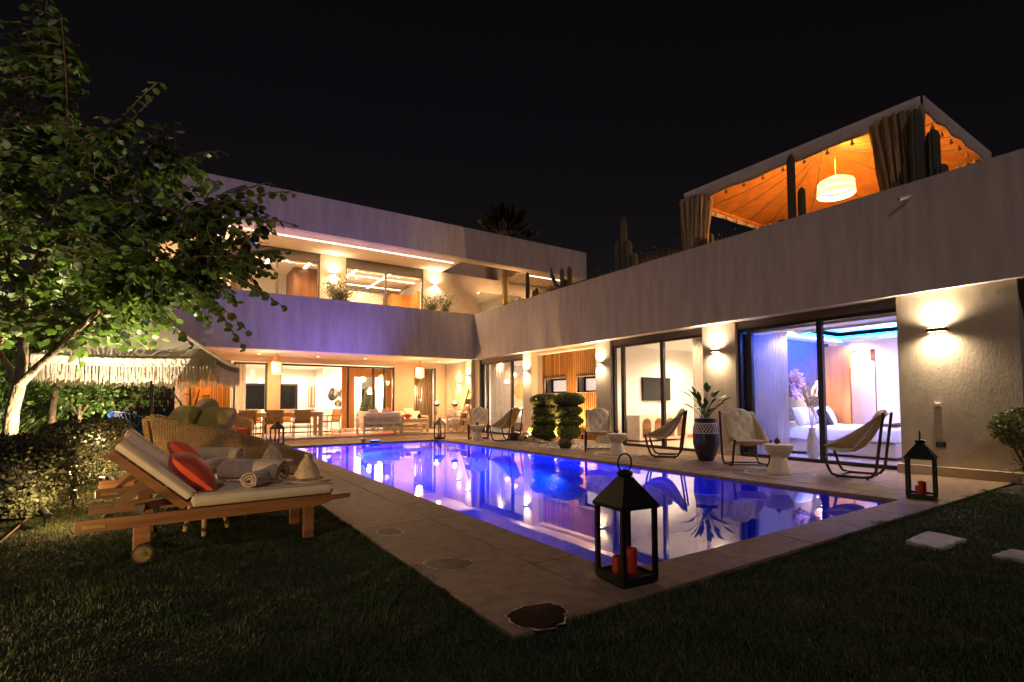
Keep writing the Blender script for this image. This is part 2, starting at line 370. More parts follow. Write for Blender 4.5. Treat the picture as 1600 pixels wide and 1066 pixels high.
# right wing wall pieces (face x = 9.22)
hp('wall', 'render_rough', (9.10, 9.42, 1.86, 3.2, 0, ZL))
hp('wall', 'grey_reveal', (9.9, 10.1, -4, 1.86, 0, ZL), (9.42, 10.1, 1.7, 1.86, 0, ZL))
hp('plinth', 'travertine_pale', (8.98, 9.10, 1.86, 3.22, 0, .13))
hp('pier', 'render_rough', (9.22, 9.45, 5.95, 6.7, 0, ZL)); hp('pier', 'render_rough', (9.22, 9.45, 9.42, 9.97, 0, ZL))
hp('pier', 'plaster', (9.22, 9.45, 12.86, 13.33, 0, ZL)); hp('corner_wall', 'grey_reveal', (9.22, 9.45, 16.1, 16.5, 0, ZL))
hp('plinth', 'travertine_pale', (9.19, 9.22, 5.95, 6.7, 0, .12)); hp('plinth', 'travertine_pale', (9.19, 9.22, 9.42, 9.97, 0, .12))
hp('return_wall', 'render_rough', (9.25, 9.45, 16.5, 19.1, .05, ZL + .02)); hp('pilaster', 'plaster', (9.1, 9.25, 16.5, 16.95, .05, ZL + .02))
# timber clad recess
hp('reveal', 'grey_reveal', (9.45, 9.72, 12.86, 12.98, 0, ZL)); hp('reveal', 'grey_reveal', (9.45, 9.72, 9.85, 9.97, 0, ZL))
clad = hp('cladding', 'slat_back', (9.66, 9.72, 9.97, 10.35, 0, ZL), (9.66, 9.72, 12.72, 12.86, 0, ZL), (9.66, 9.72, 10.35, 12.72, 0, 1.36), (9.66, 9.72, 10.35, 12.72, 1.8, ZL), (9.66, 9.72, 11.2, 11.68, 1.36, 1.8))
sl = None; y = 10.0
while y < 12.84:
    inwin = (10.33 < y < 11.22) or (11.66 < y < 12.74)
    for z0, z1 in ((.02, 1.35), (1.81, ZL - .01)) if inwin else ((.02, ZL - .01),):
        MB().box(9.64, 9.66, y, y + .046, z0, z1).build('slat', 'oak_slat', clad, w=True)
    y += .083
for y0, y1 in ((10.35, 11.2), (11.68, 12.72)):
    wn = hp('slot_window', 'grey_reveal', (9.62, 9.95, y0 - .02, y0, 1.34, 1.82), (9.62, 9.95, y1, y1 + .02, 1.34, 1.82), (9.62, 9.95, y0, y1, 1.34, 1.36), (9.62, 9.95, y0, y1, 1.8, 1.82))
    hp('frame', 'frame', (9.9, 9.94, y0, y0 + .05, 1.36, 1.8), (9.9, 9.94, y1 - .05, y1, 1.36, 1.8), (9.9, 9.94, y0 + .05, y1 - .05, 1.36, 1.41), (9.9, 9.94, y0 + .05, y1 - .05, 1.75, 1.8), par=wn)
    hp('pane', 'lit_pane', (9.96, 9.97, y0, y1, 1.36, 1.8), par=wn)
# sliding doors of the right wing
def slider_x(X, y0, y1, mull, ztop=2.5, z0=.0):
    a = .055
    d = hp('sliding_door', 'frame', (X, X + .1, y0, y0 + a, z0, ztop), (X, X + .1, y1 - a, y1, z0, ztop), (X - .01, X + .12, y0 + a, y1 - a, z0, z0 + .06), (X, X + .1, y0 + a, y1 - a, ztop - .06, ztop))
    hp('shutter_box', 'frame_brown', (X - .02, X + .14, y0, y1, ztop, ZL), par=d)
    ed = [y0 + a] + list(mull) + [y1 - a]
    for q in mull: hp('stile', 'frame', (X + .01, X + .09, q - .045, q + .045, z0 + .06, ztop - .06), par=d)
    for p, q in zip(ed[:-1], ed[1:]): hp('pane', 'glass', (X + .045, X + .05, p, q, z0 + .06, ztop - .06), par=d)
slider_x(9.30, 3.2, 5.95, (4.42, 5.72)); slider_x(9.30, 6.7, 9.42, (7.86, 9.1)); slider_x(9.30, 13.33, 16.1, (14.14, 15.75))
# right wing rooms
hp('interior_floor', 'floor_in', (9.45, 13.6, 2.7, 17.4, -.1, .02), (9.3, 9.45, 2.7, 17.4, -.1, .01))
hp('interior_ceiling', 'ceiling', (9.45, 13.6, 5.98, 17.4, 2.56, 2.62), (9.45, 13.6, 2.7, 3.3, 2.4, 2.45), (9.45, 9.9, 3.3, 5.85, 2.4, 2.45), (12.25, 13.6, 3.3, 5.85, 2.4, 2.45), (9.9, 12.25, 5.4, 5.85, 2.4, 2.45), (9.9, 12.25, 3.3, 5.4, 2.58, 2.62))
hp('partition', 'accent_wall', (9.45, 12.75, 5.85, 5.97, 0, 2.4)); hp('partition', 'white_wall', (9.45, 13.6, 9.72, 9.84, 0, 2.56)); hp('partition', 'white_wall', (9.98, 13.6, 12.9, 13.05, 0, 2.56))
hp('partition', 'white_wall', (9.45, 13.6, 2.58, 2.7, 0, 2.6)); hp('partition', 'white_wall', (9.45, 13.6, 17.2, 17.35, 0, 2.56)); hp('partition', 'white_wall', (9.45, 13.6, 5.98, 6.05, 0, 2.56))
hp('back_wall', 'white_wall', (12.65, 12.75, 2.7, 4.86, 0, 2.4), (12.65, 12.75, 4.86, 5.62, 2.2, 2.4), (13.5, 13.6, 5.98, 9.72, 0, 2.56), (13.5, 13.6, 9.84, 17.2, 0, 2.56), (13.5, 13.6, 2.7, 5.97, 0, 2.5))
hp('timber_panel', 'orange_wood', (12.56, 12.65, 5.35, 5.85, 0, 2.32))
hp('wardrobe', 'brown_wood', (13.2, 13.5, 4.6, 5.1, 0, 2.2), (12.75, 13.5, 4.86, 5.0, 1.95, 2.2)); hp('closet_panel', 'white_wall', (13.3, 13.5, 5.1, 5.9, 0, 2.0))
hp('skirting', 'orange_wood', (9.5, 13.5, 9.69, 9.72, .02, .12))
hp('cove_led', 'led_blue', (9.86, 9.89, 3.3, 5.43, 2.46, 2.49), (9.89, 12.29, 5.41, 5.44, 2.46, 2.49), (12.26, 12.29, 3.3, 5.41, 2.46, 2.49))
hp('cove_trim', 'ceiling', (9.9, 12.25, 5.36, 5.4, 2.36, 2.455), (12.21, 12.25, 3.3, 5.36, 2.36, 2.455), (9.9, 9.94, 3.3, 5.36, 2.36, 2.455))
# left wing ground floor (glazing at y = 19)
Y1 = 19.0
hp('wall', 'plaster', (.12, .3, Y1, 19.2, .05, ZL + .02), (.3, 9.25, Y1, 19.2, 2.5, ZL + .02), (2.6, 3.0, Y1 - .12, 19.2, .05, 2.5), (7.1, 7.9, Y1, 19.2, .05, 2.5), (8.86, 9.25, Y1, 19.2, .05, 2.5))
hp('entrance_door', 'orange_wood', (.3, 1.0, Y1 + .03, Y1 + .1, .05, 2.5))
hp('door_handle', 'black_metal', (.74, .92, Y1 - .03, Y1, 1.32, 1.35), (.89, .92, Y1, Y1 + .03, 1.30, 1.37))
lc = hp('slat_screen', 'brown_wood', (1.0, 1.52, Y1 + .06, Y1 + .1, .05, 2.5))
for i in range(8): MB().box(1.01 + i * .064, 1.05 + i * .064, Y1 - .02, Y1 + .06, .05, 2.5).build('slat', 'oak_slat', lc, w=True)
def slider_y(x0, x1, mull, ztop=2.46, Y=Y1 + .04, z0=.05, mm='frame'):
    a = .05
    d = hp('sliding_door', mm, (x0, x0 + a, Y, Y + .1, z0, ztop), (x1 - a, x1, Y, Y + .1, z0, ztop), (x0 + a, x1 - a, Y, Y + .1, ztop - .06, ztop), (x0 + a, x1 - a, Y, Y + .1, z0, z0 + .04))
    ed = [x0 + a] + list(mull) + [x1 - a]
    for q in mull: hp('stile', mm, (q - .035, q + .035, Y + .01, Y + .09, z0 + .04, ztop - .06), par=d)
    for p, q in zip(ed[:-1], ed[1:]): hp('pane', 'glass', (p, q, Y + .045, Y + .05, z0 + .04, ztop - .06), par=d)
    return d
slider_y(1.6, 2.6, ()); slider_y(3.0, 7.1, (5.33, 6.28, 6.72)); slider_y(7.9, 8.86, (8.3,), mm='frame_brown')
hp('interior_floor', 'travertine_pale', (.12, 9.25, Y1, 25, -.1, .04)); hp('interior_ceiling', 'ceiling', (.12, 9.25, 19.2, 25, 2.62, 2.66))
hp('back_wall', 'white_wall', (.12, 5.72, 24.5, 24.7, 0, 2.62), (5.33, 5.45, 22.9, 24.7, 0, 2.62), (5.45, 7.0, 22.9, 23.0, 0, 2.62), (7.0, 9.25, 24.5, 24.7, 0, 2.62))
hp('side_wall', 'white_wall', (.0, .12, 19.0, 24.7, 0, 2.62)); hp('partition', 'white_wall', (7.4, 7.5, 19.3, 22.2, 0, 2.62)); hp('partition', 'white_wall', (9.25, 9.4, 19.1, 24.7, 0, 2.62))
hp('timber_portal', 'orange_wood', (5.42, 5.9, 20.2, 20.3, .04, 2.5), (5.9, 7.4, 20.2, 20.3, 2.12, 2.5), (7.08, 7.4, 20.2, 20.3, .04, 2.12))
hp('hall_cabinet', 'glass_dark', (6.5, 8.6, 24.2, 24.5, .04, 1.75)); hp('hall_pier', 'plaster', (7.0, 7.4, 24.1, 24.5, 0, 2.62))
for x0, x1 in ((2.45, 3.5), (3.62, 4.6)):
    wd = hp('window', 'frame', (x0, x1, 24.42, 24.5, .68, .78), (x0, x1, 24.42, 24.5, 1.86, 1.96), (x0, x0 + .1, 24.42, 24.5, .78, 1.86), (x1 - .1, x1, 24.42, 24.5, .78, 1.86))
    hp('pane', 'glass_dark', (x0 + .1, x1 - .1, 24.46, 24.49, .78, 1.86), par=wd)
# upper floor
Y2 = 18.3; ZS = 6.28; ZF = 3.2
hp('balcony_slab', 'plaster', (-.6, 9.24, 16.34, Y2, 3.0, ZF), (9.24, 14.4, 16.3, Y2, 3.0, ZF), (-.6, 14.4, Y2, 23, 3.0, ZF))
hp('roof_fascia', 'render', (-.6, 14.42, 16.08, 16.3, ZS, 7.41), (14.2, 14.42, 16.3, 23, ZS, 7.41))
HX0, HX1, HY0, HY1 = 8.75, 11.45, 16.62, 18.3
hp('roof_soffit', 'plaster', (-.6, HX0, 16.3, Y2 + .2, ZS + .01, ZS + .1), (HX1, 14.2, 16.3, Y2 + .2, ZS + .01, ZS + .1), (HX0, HX1, 16.3, HY0, ZS + .01, ZS + .1))
hp('roof_opening', 'plaster', (HX0 - .02, HX0, HY0, HY1 + .5, ZS + .1, 7.3), (HX1, HX1 + .02, HY0, HY1 + .5, ZS + .1, 7.3), (HX0, HX1, HY1 + .5, HY1 + .52, ZS, 7.3), (HX0, HX1, HY0 - .02, HY0, ZS + .1, 7.3))
hp('roof_deck', 'plaster', (-.6, HX0 - .02, 16.3, 23, 7.2, 7.28), (HX1 + .02, 14.2, 16.3, 23, 7.2, 7.28), (HX0, HX1, HY1 + .52, 23, 7.2, 7.28))
hp('soffit_led', 'led_warm', (-.5, 8.55, 16.86, 16.90, ZS - .006, ZS + .01)); hp('soffit_led', 'led_warm', (11.9, 14.1, 16.86, 16.90, ZS - .006, ZS + .01))
for q in ((-.6, 1.4, Y2, Y2 + .2, ZF, ZS), (4.12, 5.0, Y2, Y2 + .2, ZF, ZS), (7.98, 10.4, Y2, Y2 + .2, ZF, ZS), (12.6, 14.2, Y2, Y2 + .2, ZF, ZS), (10.4, 12.6, Y2, Y2 + .2, 5.72, ZS)): hp('upper_wall', 'plaster', q)
for x0, x1, mu in ((1.4, 4.12, (2.76,)), (5.0, 7.98, (6.5,))):
    d = slider_y(x0, x1, mu, 6.0, Y2 + .05, ZF, 'frame_brown')
    hp('shutter_box', 'frame_brown', (x0, x1, Y2 + .02, Y2 + .18, 6.0, ZS), par=d)
hp('interior_wall', 'white_wall', (-.6, 14.2, 22.4, 22.6, ZF, 6.2), (4.5, 4.62, Y2 + .2, 22.4, ZF, 6.2), (8.4, 8.52, Y2 + .2, 22.4, ZF, 6.2), (10.0, 10.1, Y2 + .2, 22.4, ZF, 6.2), (12.9, 13.0, Y2 + .2, 22.4, ZF, 6.2), (-.6, -.5, 16.3, 22.4, ZF, 6.2))
hp('interior_ceiling', 'ceiling', (-.6, 14.2, Y2 + .2, 22.4, 6.12, 6.2))
hp('timber_cabinet', 'brown_wood', (3.55, 4.5, 19.9, 21.4, ZF, 6.1)); hp('timber_cabinet', 'orange_wood', (1.6, 2.5, 22.2, 22.4, ZF, 5.2))
hp('timber_cabinet', 'orange_wood', (7.55, 8.4, 20.6, 22.3, 4.9, 5.7)); hp('dark_cabinet', 'glass_dark', (7.6, 8.4, 20.7, 22.3, ZF, 4.9)); hp('timber_side', 'orange_wood', (8.28, 8.4, 19.6, 20.6, ZF, 5.7)); hp('pattern_panel', 'pattern_wall', (5.4, 7.3, 21.0, 21.1, ZF, 5.7))
hp('ceiling_led', 'led_warm', (1.0, 1.05, 18.7, 22, 6.1, 6.12), (2.6, 2.68, 18.7, 22, 6.1, 6.12), (3.9, 3.98, 18.7, 22, 6.1, 6.12)); 
hp('ceiling_led', 'led_warm', (5.6, 5.65, 18.7, 22, 6.1, 6.12), (6.9, 6.95, 18.7, 22, 6.1, 6.12), (5.2, 8.3, 20.0, 20.05, 6.1, 6.12), (5.2, 8.3, 21.6, 21.65, 6.1, 6.12))
hp('curtain', 'curtain_brown', (1.46, 1.75, Y2 + .25, Y2 + .32, ZF, 6.0))
hp('glass_balustrade', 'glass', (8.995, 9.01, 16.34, 17.6, ZF, 4.6))
# roof terrace of right wing
hp('roof_terrace', 'travertine_pale', (9.24, 16.5, -4, 16.3, 3.7, 3.9)); hp('planter_soil', 'soil', (9.24, 9.9, -4, 16.2, 3.9, 4.12)); hp('rear_wall', 'render', (16.3, 16.5, -4, 23, 0, 4.3))
hp('tree_planter', 'white_wall', (10.85, 11.6, 17.1, 17.85, ZF, 4.75))
# wall lights
def sconce(loc, nrm, label, pw=7, wd=.17, colr=WARM2):
    n = Vector(nrm); side = Vector((-n.y, n.x, 0)); s = thing('wall_light', label, 'wall light', loc, group='up and down wall lights')
    b = MB(); c = n * .055
    b.beam(c - side * wd / 2, c + side * wd / 2, .09, .05); b.build('housing', 'bronze', s, bevel=.004)
    MB().beam(-side * .04 + n * .005, side * .04 + n * .005, .012, .1).build('back_plate', 'bronze', s)
    for sg in (1, -1):
        b = MB(); b.beam(c - side * (wd / 2 - .015) + Vector((0, 0, .0265 * sg)), c + side * (wd / 2 - .015) + Vector((0, 0, .0265 * sg)), .06, .003); b.build('lens', 'lamp_glow', s)
        lamp('SPOT', Vector(loc) + n * .07 + Vector((0, 0, .035 * sg)), pw, colr, .025, s, (-n.x * .05, -n.y * .05, sg), 165, 1.0)
nx = (-1, 0, 0); ny = (0, -1, 0)
sconce((9.10, 2.70, 2.07), nx, 'slim wall light beside the bushy shrub, above the wall socket', 13, .22, (1, .78, .50))
sconce((9.22, 6.36, 2.1), nx, 'slim wall light on the rough pier above the big potted plant', 11)
sconce((9.22, 9.78, 2.08), nx, 'slim wall light on the pier right of the timber cladding', 7)
sconce((9.22, 13.14, 2.06), nx, 'slim wall light on the pale pier left of the timber cladding', 7)
sconce((9.1, 16.72, 2.08), nx, 'slim wall light on the corner pilaster above the towel ladder', 3)
sconce((9.25, 17.75, 1.83), nx, 'slim wall light behind the two tripod fire bowls', 3.6)
sconce((4.56, Y2, 5.62), ny, 'wall light above the bushier balcony pot, between the upper windows', 7)
sconce((8.45, Y2, 5.72), ny, 'wall light above the twin balcony pots near the roof opening', 9)
sconce((.9, Y2, 5.4), ny, 'wall light shining through the tree leaves at the upper left', 9)
# security camera, sockets
s = thing('security_camera', 'small white security camera on the rendered band below the tent', 'camera', (8.99, 2.92, 4.06))
MB().tube([(0, 0, 0), (-.05, .02, 0)], .03, 10).build('mount', 'cover_pale', s, smooth=True)
MB().tube([(-.05, 0, .0), (-.10, .11, -.02)], .024, 12).build('body', 'cover_pale', s, smooth=True); MB().tube([(-.10, .11, -.02), (-.108, .125, -.023)], .026, 12).build('lens', 'black_metal', s)
s = thing('wall_socket', 'pale outdoor switch on the rough wall behind the tall lantern', 'socket', (9.10, 2.74, 1.0)); MB().box(-.03, 0, -.04, .04, -.03, .03).build('cover', 'cover_pale', s, bevel=.005)
MB().box(-.04, -.03, -.03, .03, -.015, .0).build('rocker', 'steel', s)
s = thing('wall_socket', 'dark flap socket low on the rough wall behind the tall lantern', 'socket', (9.10, 2.72, .44)); MB().box(-.035, 0, -.055, .055, -.04, .04).build('cover', 'black_metal', s, bevel=.006)
MB().box(-.045, -.035, -.04, .04, -.03, .025).build('flap', 'rubber', s, bevel=.004)
# ---------------------------------------------------------------- lights of rooms and pool
def downlight(loc, pw, label, colr=SOFT, r=.05, size=.08):
    s = thing('ceiling_light', label, 'ceiling light', loc, group='recessed ceiling lights')
    MB().lathe([(r, -.004), (r * 1.25, -.004), (r * 1.25, .01), (r, .01)], 16, ring=True).build('trim', 'ceiling', s); MB().lathe([(.001, -.002), (r, -.002), (r, .004), (.001, .004)], 16).build('lens', 'lamp_glow', s)
    lamp('SPOT', Vector(loc) + Vector((0, 0, -.04)), pw, colr, size, s, (0, 0, -1), 165, .5)
for x, y, l in ((10.2, 7.3, 'near the glass'), (11.8, 8.6, 'before the television'), (11.6, 7.2, 'over the bed')): downlight((x, y, 2.555), 17, 'recessed light in the television room ceiling ' + l, (1, .76, .52))
for x, y, l in ((10.4, 14.6, 'near the glass'), (11.8, 15.8, 'over the bed')): downlight((x, y, 2.555), 18, 'recessed light in the woven disc room ' + l, SOFT)
for x, y, p, l in ((12.45, 4.0, 1.6, 'above the lilac wall'), (12.45, 5.2, 4.5, 'before the timber panel'), (13.1, 5.3, 8, 'inside the wardrobe passage')): downlight((x, y, 2.395), p, 'recessed bedroom light ' + l, (1, .62, .55))
downlight((11.0, 4.2, 2.575), 9, 'recessed light in the lilac bedroom cove', (.52, .40, 1)); downlight((9.85, 5.2, 2.395), 5, 'recessed light above the sheer bedroom curtain', (1, .8, .75))
downlight((9.52, 15.2, 2.555), 5, 'added recessed light just inside the glass, brightening the long cream curtain', WARM2); downlight((10.35, 11.5, 2.555), 12, 'recessed light in the washroom behind the slot windows', SOFT)  # the lamp just inside the glass is added to brighten the curtain
for x, y, l in ((.9, 21, 'leftmost, behind the slat screen'), (2.4, 21.5, 'behind the terrace pillar'), (4.2, 21.5, 'in front of the brass panel'), (4.4, 23.6, 'above the white sofa, right'), (2.0, 23.6, 'above the white sofa, left')): downlight((x, y, 2.615), 18, 'recessed light in the living room ceiling, ' + l, (1, .74, .48))
for x, y, l in ((6.4, 21.6, 'over the hall entrance'), (8.4, 20.6, 'behind the brown curtain'), (6.5, 22.4, 'before the pebble mirrors')): downlight((x, y, 2.615), 10, 'recessed ceiling light ' + l, SOFT)
for x, y, l in ((.9, 18.3, 'by the entrance door'), (2.2, 17.9, 'left of the dining table lantern'), (4.0, 17.9, 'right of the dining table lantern'), (5.6, 17.9, 'before the timber door'), (8.4, 17.8, 'by the fire bowls')): downlight((x, y, 2.655), 9, 'recessed light in the terrace soffit ' + l, (1, .50, .18), .04)
for x, y, l in ((1.8, 20.2, 'left upper room, deeper in'), (3.2, 19.2, 'left upper room, near the glass'), (6.0, 20.4, 'middle upper room, deeper in'), (7.4, 19.4, 'middle upper room, near the glass'), (11.5, 20.2, 'right upper room')): downlight((x, y, 6.115), 16, 'recessed light in the ceiling of the ' + l, (1, .62, .32))
lamp('AREA', (4.0, 16.88, ZS - .02), 29, (1, .60, .28), 9.0, house, (0, 0, -1), sy=.04); lamp('AREA', (13.0, 16.88, ZS - .02), 8, (1, .60, .28), 2.2, house, (0, 0, -1), sy=.04)
lamp('AREA', (11.1, 5.30, 2.34), 14, (.02, .10, 1), 2.3, house, (0, .8, -.5), sy=.03); lamp('AREA', (12.20, 4.4, 2.50), 8, (.05, .25, 1), .03, house, (-.5, 0, .6), sy=2.1)
lamp('SPOT', (11.1, 17.5, 4.8), 26, WARM, .05, house, (0, .1, 1), 120)
for i, (x, y) in enumerate([(PX1, 8.0), (PX1, 9.8), (PX1, 12.0), (PX0, 8.9), (PX0, 11.5), (4.4, PY1)]):
    inw = Vector((1 if x == PX0 else -1 if x == PX1 else 0, 1 if y == PY0 else -1 if y == PY1 else 0, 0))
    s = thing('pool_light', ('round blue underwater light in the house side wall of the pool', 'round blue underwater light in the lounger side wall of the pool', 'round blue underwater light in the end wall of the pool')[0 if x == PX1 else 1 if x == PX0 else 2] + {8.0: ', nearest', 9.8: ', middle', 12.0: ', farthest', 8.9: ', nearer one', 11.5: ', farther one'}.get(y, ''), 'pool light', (x, y, -.42), group='underwater pool lights')
    b = MB(); b.tube([(0, 0, 0), inw * .03], .06, 16); b.build('housing', 'steel', s, smooth=True); MB().tube([inw * .03, inw * .036], .035, 16).build('lens', 'pool_lens', s, smooth=True)
    lamp('SPOT', Vector((x, y, -.42)) + inw * .05, 80, BLUE, .015, s, inw + Vector((0, .08 if inw.y == 0 else 0, -.12)), 128, .6)
# ================================================================ leaf helpers
def np_mesh(name, V, faces_n, m, parent=None, kind=None, off=(0, 0, 0), smooth=False):
    """V: (N, k, 3) outline points of N leaves; faces_n: list of index tuples within one leaf"""
    N, k, _ = V.shape
    P = ((V - np.array(off)) * K).reshape(-1, 3).astype(np.float32)
    me = bpy.data.meshes.new(name); me.vertices.add(len(P)); me.vertices.foreach_set('co', P.ravel())
    base = (np.arange(N) * k)[:, None]
    loops = np.concatenate([base + np.array(f)[None, :] for f in faces_n], axis=1).ravel().astype(np.int32)
    ln = np.tile(np.array([len(f) for f in faces_n], np.int32), N)
    me.loops.add(len(loops)); me.loops.foreach_set('vertex_index', loops)
    me.polygons.add(len(ln)); st = np.concatenate([[0], np.cumsum(ln)[:-1]]).astype(np.int32)
    me.polygons.foreach_set('loop_start', st); me.polygons.foreach_set('loop_total', ln)
    me.update(calc_edges=True); me.validate()
    o = finish(name, me, m, parent, smooth)
    return tag(o, kind=kind) if kind else o
def unit(a): return a / np.maximum(np.linalg.norm(a, axis=-1, keepdims=True), 1e-9)
OVAL = np.array([(0, 0, 0), (.32, .42, .06), (.70, .46, .05), (1, 0, -.03), (.70, -.46, .05), (.32, -.42, .06)])
OVAL_F = [(0, 1, 2, 3), (0, 3, 4, 5)]
LOBE = np.array([(0, 0, 0), (.15, .36, .05), (.5, .52, .08), (.95, .40, .05), (1.05, .16, .02), (.88, 0, 0), (1.05, -.16, .02), (.95, -.40, .05), (.5, -.52, .08), (.15, -.36, .05)])
LOBE_F = [(0, 1, 2, 3, 4, 5), (0, 5, 6, 7, 8, 9)]
def leaves(pts, axis, nrm, size, shape=OVAL, width=1.0):
    a = unit(axis); b = unit(np.cross(nrm, a)); n = np.cross(a, b); s = np.asarray(size)[:, None, None]
    return pts[:, None, :] + s * (shape[None, :, 0:1] * a[:, None, :] + width * shape[None, :, 1:2] * b[:, None, :] + shape[None, :, 2:3] * n[:, None, :])
def shell(c, r, n, size, jit=.12, bias=.3, zmin=None, pw=1.0):
    d = unit(RNG.normal(size=(n, 3)))
    if pw != 1: d = np.sign(d) * np.abs(d) ** pw; d = d / (np.abs(d) ** (2 / pw)).sum(1, keepdims=True) ** (pw / 2)
    rr = 1 - np.abs(RNG.normal(size=(n, 1))) * jit
    p = np.array(c) + d * np.array(r) * rr
    nr = unit(d / np.array(r)); ax = unit(RNG.normal(size=(n, 3)) + nr * bias)
    if zmin is not None:
        k = p[:, 2] > zmin; p, nr, ax = p[k], nr[k], ax[k]
    return leaves(p, ax, unit(nr + .6 * RNG.normal(size=nr.shape)), size * RNG.uniform(.7, 1.3, len(p)))
def blades(base, h, wdt, lean, curve=.4, seg=2):
    """curved grass blades (N,2*seg+1,3)"""
    n = len(base); a = RNG.uniform(0, 2 * PI, n); d = np.stack([np.cos(a), np.sin(a), 0 * a], 1); s = np.stack([-d[:, 1], d[:, 0], 0 * a], 1)
    b2 = a + RNG.uniform(-1, 1, n); s = np.stack([-np.sin(b2), np.cos(b2), 0 * a], 1)
    V = []
    for i in range(seg):
        t = i / seg; c = base + d * (lean * h * t ** (1 + curve))[:, None] + np.array([0, 0, 1.]) * (h * t * (1 - .25 * t * lean))[:, None]
        wv = (wdt * (1 - .5 * t))[:, None]; V += [c - s * wv, c + s * wv]
    V.append(base + d * (lean * h)[:, None] + np.array([0, 0, 1.]) * (h * (1 - .25 * lean))[:, None])
    F = [(2 * i, 2 * i + 1, 2 * i + 3, 2 * i + 2) for i in range(seg - 1)] + [(2 * seg - 2, 2 * seg - 1, 2 * seg)]
    return np.stack(V, 1), F
# ================================================================ POOLSIDE
# ---- lanterns
def lantern(loc, rz, s, label):
    t = thing('lantern', label, 'lantern', loc, rz, 'metal candle lanterns'); a = .125 * s; h = .42 * s; p = .012 * s
    MB().box(-a, a, -a, a, .015 * s, .035 * s).box(-a * .9, a * .9, -a * .9, a * .9, 0, .015 * s).build('base', 'black_metal', t, bevel=.003)
    for i in (-1, 1):
        for j in (-1, 1): MB().box(i * a - (p if i > 0 else -p) - p, i * a - (p if i > 0 else -p) + p, j * a - (p if j > 0 else -p) - p, j * a - (p if j > 0 else -p) + p, .035 * s, h).build('post', 'black_metal', t)
    for i, (x0, x1, y0, y1) in enumerate(((-a, a, -a, -a + .012), (-a, a, a - .012, a), (-a, -a + .012, -a + .012, a - .012), (a - .012, a, -a + .012, a - .012))): MB().box(x0, x1, y0, y1, .0355 * s, .055 * s).build('rail', 'black_metal', t)
    e = a * 1.06
    for z0 in (0,):
        b = MB(); b.add([(-e, -e, h), (e, -e, h), (e, e, h), (-e, e, h), (-e, -e, h + .02 * s), (e, -e, h + .02 * s), (e, e, h + .02 * s), (-e, e, h + .02 * s), (-.032 * s, -.032 * s, h + .165 * s), (.032 * s, -.032 * s, h + .165 * s), (.032 * s, .032 * s, h + .165 * s), (-.032 * s, .032 * s, h + .165 * s)],
                        [(3, 2, 1, 0), (0, 1, 5, 4), (1, 2, 6, 5), (2, 3, 7, 6), (3, 0, 4, 7), (4, 5, 9, 8), (5, 6, 10, 9), (6, 7, 11, 10), (7, 4, 8, 11), (8, 9, 10, 11)])
        rf = b.build('roof', 'black_metal', t)
    MB().lathe([(.03 * s, h + .16 * s), (.045 * s, h + .175 * s), (.05 * s, h + .19 * s), (.035 * s, h + .20 * s), (.02 * s, h + .205 * s)], 12).build('collar', 'black_metal', rf, smooth=True)
    R = .05 * s; MB().tube([(R * math.sin(k / 16 * 2 * PI), 0, h + .245 * s - R * math.cos(k / 16 * 2 * PI) * 1.05) for k in range(17)], .005 * s, 8).build('ring_handle', 'black_metal', rf, smooth=True)
    q = a - p
    for x0, x1, y0, y1 in ((-q, q, -q - .001, -q + .001), (-q, q, q - .001, q + .001), (-q - .001, -q + .001, -q, q), (q - .001, q + .001, -q, q)): MB().box(x0, x1, y0, y1, .056 * s, h - .001).build('pane', 'glass', t)
    for x, y, r, hh in ((.035 * s, .0, .036 * s, .14 * s), (-.045 * s, .02, .034 * s, .10 * s)):
        c = MB().lathe([(r, .036 * s), (r, .036 * s + hh - .006), (r * .9, .036 * s + hh), (r * .75, .036 * s + hh - .008)], 16, (x, y)).build('candle', 'candle', t, smooth=True)
        MB().tube([(x, y, .03 * s + hh), (x, y + .002, .036 * s + hh + .012)], .0018, 5).build('wick', 'rubber', c)
    return t
lantern((2.26, 2.20, 0), -.10, 1.04, 'big black lantern with orange candles at the near pool corner')
lantern((6.80, 2.22, 0), .22, 1.02, 'black lantern with two red candles by the near right end of the pool')
lantern((2.22, 14.35, 0), .35, 1.0, 'black lantern on the far pool edge in front of the dining table')
lantern((6.62, 13.95, 0), .5, 1.0, 'black lantern at the far pool corner in front of the sofas')
